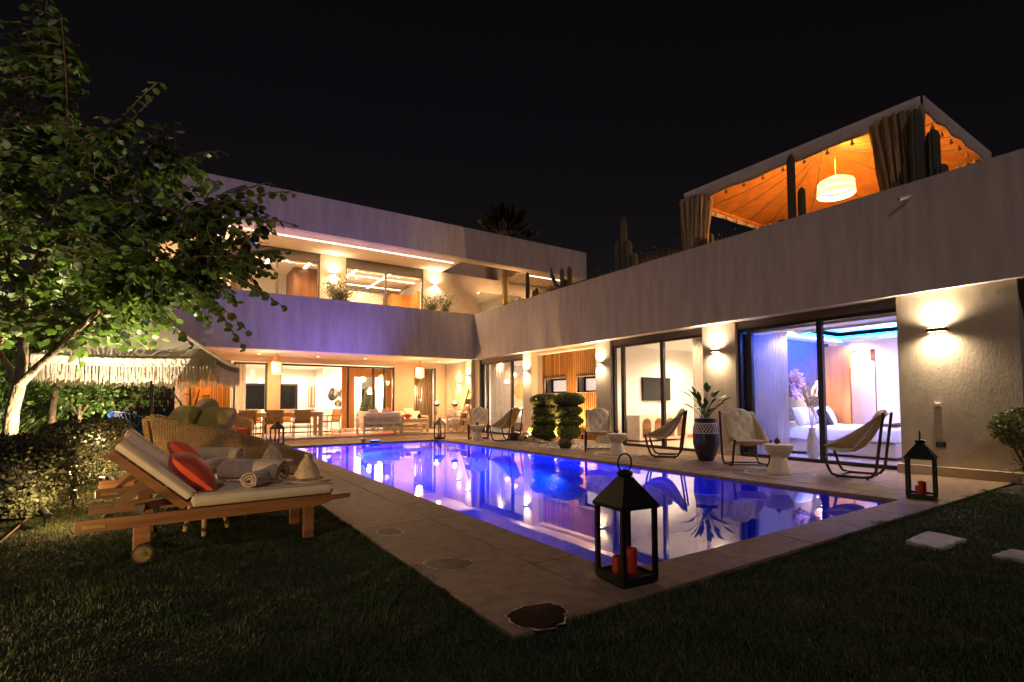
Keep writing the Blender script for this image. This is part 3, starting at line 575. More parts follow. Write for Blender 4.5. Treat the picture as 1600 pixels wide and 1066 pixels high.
# ---- sling chairs
PROF = [(.40, .47), (.30, .41), (.16, .375), (.02, .39), (-.10, .47), (-.20, .60), (-.30, .78), (-.37, .92), (-.41, .985)]
def profile(v):
    q = v * (len(PROF) - 1); i = min(int(q), len(PROF) - 2); f = q - i
    return PROF[i][0] * (1 - f) + PROF[i + 1][0] * f, PROF[i][1] * (1 - f) + PROF[i + 1][1] * f
def sling(u, v):
    x, z = profile(v); y = (u - .5) * 2; cxx = PROF[0][0] * (1 - v) + PROF[-1][0] * v; cz = PROF[0][1] * (1 - v) + PROF[-1][1] * v
    e = abs(y) ** 3.0 * .9; return (x + (cxx - x) * e, y * .31, z + (cz - z) * e)
def make_chair(label):
    t = thing('sling_chair', label, 'chair', (0, 0, 0), 0, 'sling chairs along the house')
    for sgn in (-1, 1):
        y = .325 * sgn; MB().tube([(.41, y * .97, .50), (.37, y, .30), (.31, y, .12), (.27, y, .055), (.18, y, .03), (-.15, y, .03), (-.25, y, .05), (-.31, y, .13), (-.36, y, .5), (-.425, y, 1.0)], .021, 10).build('side_frame', 'bronze', t, smooth=True)
    for x, z in ((.20, .03), (-.20, .032)): MB().tube([(x, -.325, z), (x, .325, z)], .014, 8).build('cross_bar', 'bronze', t, smooth=True)
    for x in (.2, -.2):
        for y in (-.325, .325): MB().lathe([(.016, 0), (.02, .004), (.02, .016), (.012, .02)], 10, (x, y)).build('foot', 'rubber', t)
    MB().grid(sling, 15, 25).build('sling', 'canvas', t, smooth=True, solid=.012, ang=180)
    def seat(u, v, up):
        vv = .04 + v * .40; x, z = profile(vv); y = (u - .5) * .55
        e = max(0, 1 - (abs(2 * u - 1)) ** 4) * max(0, 1 - abs(2 * v - 1) ** 4); cr = .008 * math.sin(u * 40) * (1 - e)
        return (x, y, z + .012 + (.075 * e ** .6 if up else 0) + cr)
    b = MB(); b.grid(lambda u, v: seat(u, v, True), 19, 15); b.grid(lambda u, v: seat(1 - u, v, False), 19, 15); b.build('seat_cushion', 'cream', t, smooth=True, ang=180)
    tuft = [(.3, .25), (.7, .25), (.3, .6), (.7, .6), (.5, .43), (.5, .8)]
    def back(u, v, up):
        vv = .40 + v * .60; x, z = profile(vv); x2, z2 = profile(min(1, vv + .02)); x1, z1 = profile(vv - .02)
        n = Vector((z2 - z1, 0, -(x2 - x1))).normalized(); wd = .29 * (1 - .12 * v - .28 * max(0, v - .72) / .28)
        e = max(0, 1 - abs(2 * u - 1) ** 4) * max(0, 1 - abs(2 * v - 1) ** 5); th = .10 * e ** .6
        for a_, b_ in tuft: th -= .042 * math.exp(-(((u - a_) / .085) ** 2 + ((v - b_) / .075) ** 2))
        top = .05 * max(0, v - .8) / .2 * (1 - (2 * u - 1) ** 2)
        return (x + n.x * (.012 + (max(th, .01) if up else 0)), (u - .5) * 2 * wd, z + n.z * (.012 + (max(th, .01) if up else 0)) + top)
    b = MB(); b.grid(lambda u, v: back(u, v, True), 27, 33); b.grid(lambda u, v: back(1 - u, v, False), 27, 33); bc = b.build('back_cushion', 'cream', t, smooth=True, ang=180)
    for a_, b_ in tuft:
        p = back(a_, b_, True); MB().ellip(p, (.009, .009, .009), 8, 6).build('button', 'canvas', bc, smooth=True)
    return t
# local +x faces where the sitter looks
CH = [((8.02, 3.36), 101, 'sling chair seen from the side, in front of the bedroom, rightmost of the six'), ((7.98, 5.02), 231, 'buttoned sling chair between the big patterned pot and the bedroom curtain'),
      ((8.0, 6.68), 124, 'sling chair seen from the side in front of the room with the television'), ((7.86, 8.42), 226, 'buttoned sling chair beside the cloud pruned shrubs and small gravel cactus'),
      ((7.72, 12.0), 113, 'sling chair seen from the side in front of the woven wall disc'), ((7.55, 13.25), 238, 'farthest sling chair, buttoned, half hidden by a stone side table near the ladder')]
c0 = make_chair(CH[0][2]); c0.location = Vector((*CH[0][0], 0)) * K; c0.rotation_euler.z = math.radians(CH[0][1])
c0.scale = (.88, .88, .90)
for (xy, rz, lb_) in CH[1:]: dup(c0, (*xy, 0), math.radians(rz), lb_)
# ---- chalice side tables with inlaid rings
def side_table(loc, label):
    t = thing('side_table', label, 'side table', (*loc, 0), 0, 'round stone side tables')
    MB().lathe([(.165, 0), (.165, .012), (.150, .06), (.115, .2), (.105, .235), (.12, .26), (.165, .31), (.19, .37), (.195, .40)], 32).build('pedestal', 'stone_table', t, smooth=True)
    MB().lathe([(.190, .401), (.197, .405), (.197, .42), (.19, .426), (.001, .426)], 32).build('table_top', 'stone_table', t, smooth=True)
    r = tag(MB().lathe([(.44, .002), (.445, .006), (.475, .006), (.48, .002)], 48, ring=True).build('inlaid_ring', 'limestone', smooth=True), 'ring let into the deck round the ' + label.split(' in front')[0] + ' by the ' + label.split('of the ')[-1], 'floor ring', 'rings in the deck'); r.location = Vector((*loc, 0)) * K
    o = thing('ornament', 'small dark ball ornament on the ' + label, 'ornament', (loc[0] + .02, loc[1] + .03, .427), 0, 'ball ornaments')
    MB().lathe([(.012, 0), (.035, .01), (.045, .04), (.035, .07), (.012, .085), (.008, .095)], 12).build('ball', 'bronze', o, smooth=True); MB().tube([(0, 0, .09), (.005, 0, .115)], .006, 6).build('knob', 'bronze', o)
side_table((7.50, 4.18), 'stone side table in front of the bedroom window'); side_table((7.55, 7.55), 'stone side table in front of the television room'); side_table((7.2, 12.72), 'stone side table in front of the farthest sling chair')
# ---- patterned pot and its plant
t = thing('plant_pot', 'tall dark glazed pot with a pale lattice band, beside the pool', 'pot', (8.05, 5.82, 0))
prof = [(.12, 0), (.135, .02), (.19, .15), (.225, .32), (.225, .48), (.205, .62), (.18, .70), (.178, .71), (.19, .72), (.19, .76), (.165, .765), (.15, .72), (.14, .66)]
MB().lathe(prof, 36).build('body', 'pot_dark', t, smooth=True, ang=60)
b = MB()
for k in range(24):                                         # lattice band: raised strips
    a0 = 2 * PI * k / 24
    for dr in (1, -1):
        P = []
        for q in range(5):
            a = a0 + dr * q / 4 * 2 * PI / 12; z = .50 + q / 4 * .17; r = .2255 - (z - .48) ** 2 * 1.05
            P.append((r * math.cos(a), r * math.sin(a), z))
        b.tube(P, .0055, 5)
    a = a0; b.tube([(.2262 * math.cos(a), .2262 * math.sin(a), .50), (.2262 * math.cos(a + .27), .2262 * math.sin(a + .27), .50)], .006, 5); b.tube([(.191 * math.cos(a), .191 * math.sin(a), .675), (.191 * math.cos(a + .27), .191 * math.sin(a + .27), .675)], .006, 5)
b.build('lattice_band', 'cover_pale', t, smooth=True); MB().lathe([(.001, .70), (.15, .70), (.15, .71), (.001, .71)], 20).build('soil', 'soil', t)
pl = thing('strelitzia_plant', 'broad leaved green plant growing in the dark patterned pot', 'plant', (8.05, 5.82, .70))
def paddle(L, wd, bend, az, stem, lean):
    b = MB(); d = Vector((math.cos(az), math.sin(az), 0)); sd = Vector((-d.y, d.x, 0)); base = Vector((random.uniform(-.06, .06), random.uniform(-.06, .06), 0)); pts = []
    for i in range(7): q = i / 6; pts.append(base + d * lean * q ** 1.6 * stem + Vector((0, 0, stem * q * (1 - .12 * lean * q))))
    st = MB().tube(pts, [.009 - .0008 * i for i in range(7)], 6).build('stem', 'leaf_strelitzia', pl, smooth=True)
    tip = pts[-1]; dr = (pts[-1] - pts[-2]).normalized()
    def fn(u, v):
        wv = wd * math.sin(PI * min(.97, v ** .75 * .97 + .03)) ** .8; c = tip + (dr * (1 - .4 * v * bend) + d * bend * v * .8 - Vector((0, 0, bend * v * v * .45))) * L * v
        y = (u - .5) * 2; return c + sd * y * wv + (d * -.25 + Vector((0, 0, .35))) * wv * abs(y) * .8
    return MB().grid(fn, 7, 11).build('leaf', 'leaf_strelitzia', st, smooth=True, ang=180, solid=.003)
for i in range(22):
    az = i * 2.4 + random.uniform(-.3, .3); h = random.uniform(.18, .58); paddle(random.uniform(.18, .27), random.uniform(.034, .048), random.uniform(.05, .5), az, h, random.uniform(.15, .75))
# ---- cloud-pruned shrubs
def cloud_shrub(loc, pads, label, n=2600):
    t = thing('cloud_pruned_shrub', label, 'shrub', loc, 0, 'cloud pruned shrubs'); MB().tube([(0, 0, 0), (.03, .02, .4), (-.03, -.02, .8), (0, 0, 1.15)], [.06, .05, .045, .03], 8).build('trunk', 'bark', t, smooth=True)
    for (x, y, z, rx, rz_) in pads:
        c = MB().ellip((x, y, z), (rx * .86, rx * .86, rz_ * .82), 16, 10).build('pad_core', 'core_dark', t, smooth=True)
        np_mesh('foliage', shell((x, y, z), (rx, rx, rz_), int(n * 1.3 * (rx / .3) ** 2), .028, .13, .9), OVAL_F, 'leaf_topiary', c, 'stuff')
cloud_shrub((8.45, 11.12, 0), [(0, .03, 1.13, .42, .17), (.03, .06, .85, .37, .15), (-.02, .03, .60, .37, .15), (.0, .05, .30, .44, .24)], 'cloud pruned shrub, left of the two, its lowest pad lit yellow')
cloud_shrub((8.42, 10.12, 0), [(0, 0, 1.14, .41, .17), (-.02, .03, .86, .38, .15), (.02, 0, .60, .35, .15), (-.03, .0, .33, .33, .20)], 'cloud pruned shrub, right of the two, with brighter green top')
def ball_cactus(loc, r, label):
    t = thing('ball_cactus', label, 'cactus', loc, 0, 'ball cacti in the gravel')
    def fn(u, v):
        a = 2 * PI * u; bb = PI * (v * .72 + .28 - .5); k = 1 + .07 * math.cos(18 * a)
        return (r * k * math.cos(a) * math.cos(bb), r * k * math.sin(a) * math.cos(bb), r * .72 + r * .9 * math.sin(bb))
    b = MB().grid(fn, 72, 12, True).build('body', 'cactus', t, smooth=True)
    d = unit(RNG.normal(size=(700, 3))); d[:, 2] = np.abs(d[:, 2]) * .9 + .02; p = d * np.array([r, r, r * .9]) + np.array([0, 0, r * .65])
    V = leaves(p, unit(d + .3 * RNG.normal(size=d.shape)), RNG.normal(size=d.shape), np.full(700, r * .28), width=.08); np_mesh('spines', V, OVAL_F, 'dry_grass', b, 'stuff')
ball_cactus((7.86, 11.75, .0), .15, 'small ball cactus at the left end of the gravel bed'); ball_cactus((7.5, 9.15, .0), .135, 'larger ball cactus at the right end of the gravel bed')
for i, (x, y, r, lb_) in enumerate(((8.05, 11.6, .17, 'lit ochre boulder left of the cloud pruned shrubs'), (7.95, 11.1, .13, 'low ochre boulder in front of the left cloud pruned shrub'), (7.85, 10.62, .11, 'small ochre boulder between the cloud pruned shrubs'), (8.6, 12.3, .2, 'blocky boulder by the pale pier at the gravel bed'), (8.7, 10.6, .14, 'boulder behind and between the cloud pruned shrubs'))):
    def fn(u, v, r=r, i=i):
        a = 2 * PI * u; bb = PI * (v - .5); k = 1 + .18 * math.sin(3 * a + i) + .12 * math.sin(5 * bb + 2 * a + i * 2); return (r * 1.2 * k * math.cos(a) * math.cos(bb), r * k * math.sin(a) * math.cos(bb), r * .45 + r * .7 * math.sin(bb) * k)
    o = tag(MB().grid(fn, 18, 10, True).build('boulder', 'rock', smooth=True, ang=180), lb_, 'boulder', 'boulders in the gravel bed'); o.location = Vector((x, y, 0)) * K
def spike(loc, aim, pw, label, colr=WARM2, cone=95, z=.10):
    s = thing('garden_spotlight', label, 'spotlight', loc, 0, 'garden spotlights'); d = Vector(aim).normalized()
    MB().tube([(0, 0, -.04), (0, 0, z)], .008, 6).build('spike', 'black_metal', s); MB().tube([Vector((0, 0, z)) - d * .04, Vector((0, 0, z)) + d * .05], .032, 12).build('head', 'black_metal', s, smooth=True)
    MB().tube([Vector((0, 0, z)) + d * .05, Vector((0, 0, z)) + d * .052], .026, 12).build('lens', 'lamp_glow', s); lamp('SPOT', Vector(loc) + Vector((0, 0, z)) + d * .065, pw, colr, .02, s, d, cone, .5)
spike((7.98, 11.42, .02), (.55, -.25, .75), 22, 'spotlight at the foot of the left cloud pruned shrub', WARM); spike((7.98, 10.32, .02), (.65, -.1, .75), 22, 'spotlight at the foot of the right cloud pruned shrub', WARM)
spike((9.2, 11.4, .05), (.3, 0, 1), 24, 'spotlight washing the timber slats left of the right slot window', WARM, 130); spike((9.2, 10.5, .05), (.3, .1, 1), 24, 'spotlight washing the timber slats under the right slot window', WARM, 130)
# ================================================================ LAWN SIDE: loungers
def roll(name, label, loc, rz, L, r, m='towel', turns=2.6, tiltx=0, group='rolled towels', cat='towel'):
    b = MB(); n = 64; P = []
    for i in range(n + 1):
        a = turns * 2 * PI * i / n; rr = r * (.22 + .78 * i / n); P.append((rr * math.cos(a), rr * math.sin(a)))
    b.grid(lambda u, v: ((v - .5) * L + .01 * math.sin(u * 30), P[int(round(u * n))][0] * (1 + .03 * math.sin(v * 5)), P[int(round(u * n))][1] + r), n + 1, 9)
    o = tag(b.build(name, m, smooth=True, solid=r * .16, ang=180), label, cat, group); o.location = Vector(loc) * K; o.rotation_euler = (0, tiltx, rz); return o
def cushion(name, m, c, sx_, sy_, th, parent=None, lens=False, rot=None, ruffle=0, label=None, cat='cushion', group=None, loc=None):
    b = MB()
    def fn(u, v, s):
        x, y = 2 * u - 1, 2 * v - 1; e = (max(0, 1 - x * x) * max(0, 1 - y * y)) ** .8 if lens else (max(0, 1 - x ** 4) * max(0, 1 - y ** 4)) ** .5; px_ = x * (1 - .06 * (1 - y * y) * 0 - .05 * y * y * abs(x)); wr = .012 * math.sin(9 * x + 4 * y) * e
        py_ = y * (1 - .05 * x * x * abs(y)); return (px_ * sx_ / 2, py_ * sy_ / 2, s * th / 2 * e ** .75 + wr * th * 2 + (ruffle * .012 * math.sin(34 * (x + y)) * (1 - e) ** 4))
    b.grid(lambda u, v: fn(u, v, 1), 21, 21); b.grid(lambda u, v: fn(1 - u, v, -1), 21, 21)
    o = b.build(name, m, parent, smooth=True, ang=180)
    if rot is not None: o.rotation_euler = rot
    o.location = Vector(c) * K
    if label: tag(o, label, cat, group)
    return o
def make_lounger(label):
    t = thing('sun_lounger', label, 'sun lounger', (0, 0, 0), 0, 'wooden sun loungers on the lawn'); W_ = .66
    for y in (0, W_):
        b = MB(); zt_ = .325; pts = [(-.86, .235), (.58, .245), (.68, .262), (.73, .285), (.87, .29), (.87, zt_ + .005), (-.86, zt_ - .01)]
        yy = y if y == 0 else y; v = [(x, yy - .02, z) for x, z in pts] + [(x, yy + .02, z) for x, z in pts]; n = len(pts)
        b.add(v, [tuple(range(n)), tuple(reversed(range(n, 2 * n)))] + [((i + 1) % n, i, n + i, n + (i + 1) % n) for i in range(n)]); b.build('side_rail', 'teak', t, bevel=.006)
    for x in (.55, -.55): MB().box(x - .035, x + .035, .02, W_ - .02, .245, .29).build('cross_rail', 'teak_dark', t)
    for i in range(9): MB().box(-.20 + i * .098, -.13 + i * .098, .02, W_ - .02, .30, .318).build('slat', 'teak', t)
    for y in (.05, W_ - .05): MB().box(.52, .60, y - .025, y + .025, 0, .25).build('leg', 'teak', t, bevel=.005)
    for y in (.05, W_ - .05): MB().box(-.56, -.46, y - .025, y + .025, .06, .25).build('leg', 'teak', t, bevel=.005)
    for y in (-.02, W_ + .02):
        wl = MB().tube([(-.50, y - .018, .063), (-.50, y + .018, .063)], .062, 24).build('wheel', 'rubber', t, smooth=True)
        sg = -1 if y < 0 else 1; MB().tube([(-.50, y + sg * .018, .063), (-.50, y + sg * .023, .063)], .05, 24).build('rim', 'brass', wl); MB().tube([(-.50, y + sg * .023, .063), (-.50, y + sg * .030, .063)], .017, 12).build('hub', 'steel', wl)
    MB().tube([(-.5, -.02, .063), (-.5, W_ + .02, .063)], .012, 8).build('axle', 'steel', t)
    MB().box(-.82, -.70, -.024, -.0205, .262, .285).build('maker_plate', 'brass', t)
    px0, pz0, px1, pz1 = -.265, .335, -.70, .735
    for y in (.035, W_ - .035): MB().beam((px0, y, pz0), (px1, y, pz1), .035, .055).build('back_rail', 'teak', t)
    for i in range(7):
        q = .08 + i * .135; MB().beam((px0 + (px1 - px0) * q, .05, pz0 + (pz1 - pz0) * q), (px0 + (px1 - px0) * q, W_ - .05, pz0 + (pz1 - pz0) * q), .06, .016, (.61, 0, .79)).build('back_slat', 'teak', t)
    for y in (.09, W_ - .09): MB().beam((-.48, y, .53), (-.72, y, .29), .025, .035).build('prop', 'teak_dark', t)
    def pad(x0, z0, x1, z1, th, nm):
        d = Vector((x1 - x0, 0, z1 - z0)); n = Vector((-d.z, 0, d.x)).normalized()
        if n.z < 0: n = -n
        b = MB()
        def fn(u, v, s):
            x, y = 2 * u - 1, 2 * v - 1; e = min(1, (1 - abs(x)) * 30) ** .5 * min(1, (1 - abs(y)) * 24) ** .5
            p = Vector((x0, 0, z0)) + d * u + n * (th * (.5 + s * .5 * e) + (.003 * math.sin(7 * x + 3 * y) * e if s > 0 else 0)); return (p.x, .02 + v * (W_ - .04), p.z)
        b.grid(lambda u, v: fn(u, v, 1), 61, 49); b.grid(lambda u, v: fn(u, 1 - v, -1), 61, 49); o = b.build(nm, 'cream', t, smooth=True, ang=180); q0 = Vector((x0, 0, z0)) + n * th * .93; q1 = q0 + d
        for yy in (.022, W_ - .022): MB().tube([(q0.x, yy, q0.z), (q1.x, yy, q1.z)], .004, 5).build('piping', 'canvas', o)
        return o
    pad(-.235, .322, .745, .322, .10, 'mattress'); pad(-.255, .372, -.68, .765, .085, 'back_pad')
    return t
LA = 'near wooden sun lounger with cream mattress and wheels on the grass'
l1 = make_lounger(LA); L1 = Vector((.345, 4.26, 0)); l1.location = L1 * K
L2 = Vector((.30, 5.78, 0)); dup(l1, L2, .06, 'far wooden sun lounger with cream mattress, behind the stump table')
cushion('throw_cushion', 'orange_cloth', (.12, 4.50, .55), .38, .40, .22, lens=True, rot=(.0, .78, .05), label='round orange cushion leaning on the near lounger back', group='orange cushions')
cushion('throw_cushion', 'orange_cloth', (.09, 6.05, .57), .36, .38, .20, lens=True, rot=(.0, .78, .10), label='orange cushion leaning on the far lounger back', group='orange cushions')
roll('rolled_towel', 'big rolled beige towel lying across the near lounger', (.56, 4.66, .418), -.80, .54, .094); roll('rolled_towel', 'small rolled beige towel at the front of the near lounger', (.53, 4.38, .418), .95, .20, .062)
roll('rolled_towel', 'big rolled beige towel lying across the far lounger', (*G(345, 716, .46).xy, .42), -.75, .50, .080); roll('rolled_towel', 'small rolled towel at the front of the far lounger', (*G(338, 728, .45).xy, .42), .8, .2, .055)
def hat(loc, label, rz=0):
    t = thing('straw_hat', label, 'hat', loc, rz, 'pointed straw hats'); b = MB()
    pr = [(.205, .012), (.20, .004), (.15, .010), (.105, .012)]
    prof = [(.205, .018), (.16, .014), (.108, .018)]
    for k in range(12): z = .02 + k * .0155; r = .106 - .0035 * k - (.00042 * k * k); prof += [(r + .004, z), (r + .0045, z + .006), (r, z + .0145)]
    prof += [(.03, .215), (.001, .218)]; b.lathe(prof, 28); b.build('crown', 'straw', t, smooth=True, ang=180); MB().lathe([(.1, .003), (.20, .004), (.21, .012), (.205, .019), (.108, .0175)], 28).build('brim', 'straw', t, smooth=True)
hat((.93, 4.50, .418), 'pointed straw hat on the foot of the near lounger'); hat((.90, 6.10, .418), 'pointed straw hat on the foot of the far lounger')
t = thing('stump_table', 'little tree slice table between the two sun loungers', 'side table', (*G(323, 745, .45).xy, 0))
def ring(u, v): a = 2 * PI * u; r = .19 * (1 + .05 * math.sin(3 * a) + .03 * math.sin(7 * a + 1)) * (1 - .06 * (v - .5)); return (r * math.cos(a), r * math.sin(a), .36 + .09 * v)
b = MB(); b.grid(ring, 36, 4, True); n0 = len(b.v); b.f += [tuple(range(3 * 36, 4 * 36)), tuple(reversed(range(36)))]; b.build('slice_top', 'white_wood', t, smooth=True)
for k in range(3): a = k * 2.1 + .4; MB().tube([(.10 * math.cos(a), .10 * math.sin(a), .36), (.18 * math.cos(a), .18 * math.sin(a), 0)], [.022, .016], 8).build('leg', 'bamboo', t, smooth=True)
t = thing('mug', 'white mug with a dark print on the stump table', 'mug', (*G(307, 740, .451).xy, .451)); MB().lathe([(.055, 0), (.06, .005), (.064, .13), (.061, .132), (.056, .02), (.001, .012)], 24).build('cup', 'cover_pale', t, smooth=True)
MB().tube([(.062 + .03 * math.sin(k / 8 * PI), 0, .03 + .07 * k / 8) for k in range(9)], .006, 6).build('handle', 'cover_pale', t, smooth=True); b = MB()
b.grid(lambda u, v: (.0645 * math.cos(3.9 + u * 1.2), .0645 * math.sin(3.9 + u * 1.2), .05 + .05 * v), 8, 2); b.build('print', 'black_metal', t)
# ---- woven daybed
t = thing('rattan_daybed', 'large woven rattan daybed with sloping sides behind the loungers', 'daybed', (.62, 7.75, 0))
mat('rattan', (.58, .35, .12), .6, var=.25, scale=30)
m = MT['rattan']; nt_ = m.node_tree; tc = nt_.nodes.new('ShaderNodeTexCoord'); ck = nt_.nodes.new('ShaderNodeTexWave'); ck.wave_type = 'BANDS'; ck.bands_direction = 'Z'; ck.inputs['Scale'].default_value = 11
c2 = nt_.nodes.new('ShaderNodeTexWave'); c2.bands_direction = 'X'; c2.inputs['Scale'].default_value = 11; mu = nt_.nodes.new('ShaderNodeMath'); mu.operation = 'MULTIPLY'
bp = nt_.nodes.new('ShaderNodeBump'); bp.inputs['Distance'].default_value = .01; nt_.links.new(tc.outputs['Object'], ck.inputs[0]); nt_.links.new(tc.outputs['Object'], c2.inputs[0])
nt_.links.new(ck.outputs[1], mu.inputs[0]); nt_.links.new(c2.outputs[1], mu.inputs[1]); nt_.links.new(mu.outputs[0], bp.inputs['Height']); nt_.links.new(bp.outputs[0], nt_.nodes['Principled BSDF'].inputs['Normal'])
def dtop(x): q = (x + .85) / 1.75; q = min(1, max(0, q)); return .90 - .52 * (q ** 1.15)
for y in (-.72, .72):
    b = MB(); n = 14; top = [(-.85 + 1.75 * i / n, dtop(-.85 + 1.75 * i / n)) for i in range(n + 1)]; poly = [(-.72, .06)] + top + [(.86, .06)]
    v = [(x - (.0 if z > .1 else 0), y - .035, z) for x, z in poly] + [(x, y + .035, z) for x, z in poly]; k = len(poly)
    b.add(v, [tuple(range(k)), tuple(reversed(range(k, 2 * k)))] + [((i + 1) % k, i, k + i, k + (i + 1) % k) for i in range(k)]); sp = b.build('side_panel', 'rattan', t, bevel=.012)
    MB().tube([(x, y, z) for x, z in top], .026, 8).build('rolled_edge', 'rattan', sp, smooth=True)
MB().beam((-.84, -.69, .48), (-.84, .69, .48), .05, .84, (-.15, 0, 1)).build('back_panel', 'rattan', t); MB().tube([(-.87, -.72, .9), (-.87, .72, .9)], .028, 8).build('rolled_edge', 'rattan', t, smooth=True)
MB().box(-.78, .84, -.685, .685, .06, .25).build('base', 'rattan', t); b = MB(); b.box(-.76, .86, -.67, .67, .255, .40); b.build('mattress', 'cream', t, bevel=.04)
for i, (x, y, z_, rzz, lb_) in enumerate(((*PY(330, 672, 7.42), .35, 'large ruffled beige pillow at the front of the daybed'), (*PY(280, 668, 7.95), .3, 'ruffled beige pillow at the back left of the daybed'), (*PY(312, 655, 8.25), .1, 'ruffled beige pillow at the far side of the daybed'))):
    cushion('pillow', 'pillow_beige', (x, y, z_), .62, .72, .22, rot=(0, -1.12, rzz), ruffle=1, label=lb_, group='daybed pillows', cat='pillow')
roll('bolster', 'small brown bolster roll on the daybed beside the pillows', (.98, 7.9, .42), -.9, .45, .075, 'pillow_beige', group='daybed bolsters', cat='bolster')
# ---- fringed parasol
PC = Vector((-.30, 9.75, 0)); t = thing('parasol', 'square fabric parasol with long macrame fringe beside the tree', 'parasol', PC)
MB().lathe([(.26, 0), (.26, .05), (.05, .07), (.04, .2), (.03, .22)], 20).build('base', 'black_metal', t, smooth=True); MB().tube([(0, 0, .05), (0, 0, 2.5)], .026, 10).build('pole', 'black_metal', t, smooth=True)
HD = 1.5; A0 = math.atan2(-1.18, .73); cor = [Vector((HD * math.cos(A0 + k * PI / 2), HD * math.sin(A0 + k * PI / 2), 1.72)) for k in range(4)]; apx = Vector((0, 0, 2.5))
for k in range(4):
    a, b_ = cor[k], cor[(k + 1) % 4]
    def fn(u, v, a=a, b_=b_): p = a.lerp(b_, u); q = apx.lerp(p, .02 + .98 * v); q.z -= .10 * v * (1 - v) + .03 * math.sin(PI * u) * v; return q
    MB().grid(fn, 11, 9).build('canopy_panel', 'parasol', t, smooth=True, ang=180); MB().tube([apx + Vector((0, 0, -.03)), apx.lerp(a, .5) - Vector((0, 0, .06)), a - Vector((0, 0, .015))], .012, 6).build('rib', 'black_metal', t)
    b = MB()                                                # knotted band, then hanging tassels
    b.grid(lambda u, v: a.lerp(b_, u) - Vector((0, 0, v * .11 + .03 * math.sin(PI * u))), 24, 4); b.build('knotted_band', 'parasol', t, solid=.006)
    n = 52; base = np.array([list(a.lerp(b_, (i + .5) / n) - Vector((0, 0, .10 + .03 * math.sin(PI * (i + .5) / n)))) for i in range(n) for _ in range(6)]); dr = np.array(b_ - a) / (b_ - a).length
    base = base + RNG.normal(size=base.shape) * .006; ln = np.repeat(.20 + .03 * np.abs(np.sin(np.arange(n) * .8)), 6) * RNG.uniform(.9, 1.1, 6 * n); sw = RNG.normal(size=(6 * n, 3)) * .012; wd = .0055
    V = np.stack([base - dr * wd, base + dr * wd, base + dr * wd + sw - np.array([0, 0, 1]) * ln[:, None], base - dr * wd + sw - np.array([0, 0, 1]) * ln[:, None]], 1); np_mesh('fringe', V, [(0, 1, 2, 3)], 'fringe', t, 'stuff')
    b = MB()
    for i in range(18):                                     # knot loops of the macrame
        c = a.lerp(b_, (i + .5) / 18); c.z -= .055 + .03 * math.sin(PI * (i + .5) / 18); d = (b_ - a).normalized(); o_ = Vector((d.y, -d.x, 0)) * .006
        b.tube([c + o_ + d * .03 * math.cos(q * PI / 5) + Vector((0, 0, .045 * math.sin(q * PI / 5))) for q in range(11)], .005, 5)
    b.build('knots', 'fringe', t, smooth=True)
# ================================================================ TERRACE
FZ = .05
t = thing('dining_table', 'long white dining table under the left hanging lantern', 'dining table', (2.65, 17.25, FZ))
MB().box(-1.3, 1.3, -.45, .45, .70, .76).build('table_top', 'white_wood', t, bevel=.006)
for x in (-1.22, 1.22):
    for y in (-.38, .38): MB().box(x - .055, x + .055, y - .055, y + .055, 0, .70).build('leg', 'white_wood', t)
MB().box(-1.15, 1.15, -.40, -.37, .62, .70).box(-1.15, 1.15, .37, .40, .62, .70).build('apron', 'white_wood', t)
def dchair(label):
    t = thing('dining_chair', label, 'chair', (0, 0, 0), 0, 'woven dining chairs')
    for y in (-.22, .22):
        MB().tube([(.23, y, 0), (.22, y, .44), (.22, y, .62)], .014, 8).build('leg', 'bamboo', t, smooth=True); MB().tube([(-.27, y, 0), (-.22, y, .44), (-.29, y, .82)], .014, 8).build('leg', 'bamboo', t, smooth=True)
        MB().tube([(.22, y, .62), (-.25, y, .63)], .013, 8).build('arm', 'bamboo', t, smooth=True)
    MB().box(-.22, .23, -.22, .22, .42, .46).build('seat', 'rattan', t, bevel=.01)
    b = MB(); b.grid(lambda u, v: (-.225 - .07 * v + .03 * (2 * u - 1) ** 2 - .03, (u - .5) * .46, .46 + .38 * v), 9, 5); b.build('backrest', 'rattan', t, smooth=True, solid=.02); return t
DC = [((1.75, 16.62), 90, 'woven dining chair with its back to the pool, leftmost at the table'), ((2.45, 16.58), 92, 'woven dining chair with its back to the pool, behind the black lantern'), ((3.25, 16.6), 86, 'woven dining chair with its back to the pool, rightmost at the table'),
      ((4.22, 17.2), 200, 'woven dining chair at the right end of the table, seen sideways'), ((2.1, 17.95), -90, 'woven dining chair on the house side of the table, left one'), ((3.0, 17.95), -90, 'woven dining chair on the house side of the table, right one')]
d0 = dchair(DC[0][2]); d0.location = Vector((*DC[0][0], FZ)) * K; d0.rotation_euler.z = math.radians(DC[0][1])
for xy, rz, lb_ in DC[1:]: dup(d0, (*xy, FZ), math.radians(rz), lb_)
for i, (x, y) in enumerate(((1.7, 17.1), (2.1, 17.35), (2.6, 17.1), (3.1, 17.3), (3.6, 17.1))):
    o = thing('table_setting', ('stack of plates at the left end of the dining table', 'plate with a dark bowl on the dining table, second from left', 'plate with a dark bowl in the middle of the dining table', 'plate with a bowl right of the middle of the dining table', 'plate at the right end of the dining table')[i], 'tableware', (x, y, FZ + .76), 0, 'tableware on the dining table')
    MB().lathe([(.08, 0), (.13, .012), (.135, .016), (.001, .008)], 16).build('plate', 'cover_pale', o, smooth=True); MB().lathe([(.03, .012), (.055, .05), (.05, .05), (.001, .02)], 12).build('bowl', 'bronze' if i in (1, 2) else 'cover_pale', o, smooth=True)
t = thing('tub_chair', 'rounded orange woven tub chair left of the dining table', 'chair', (1.42, 15.4, 0), -1.2)
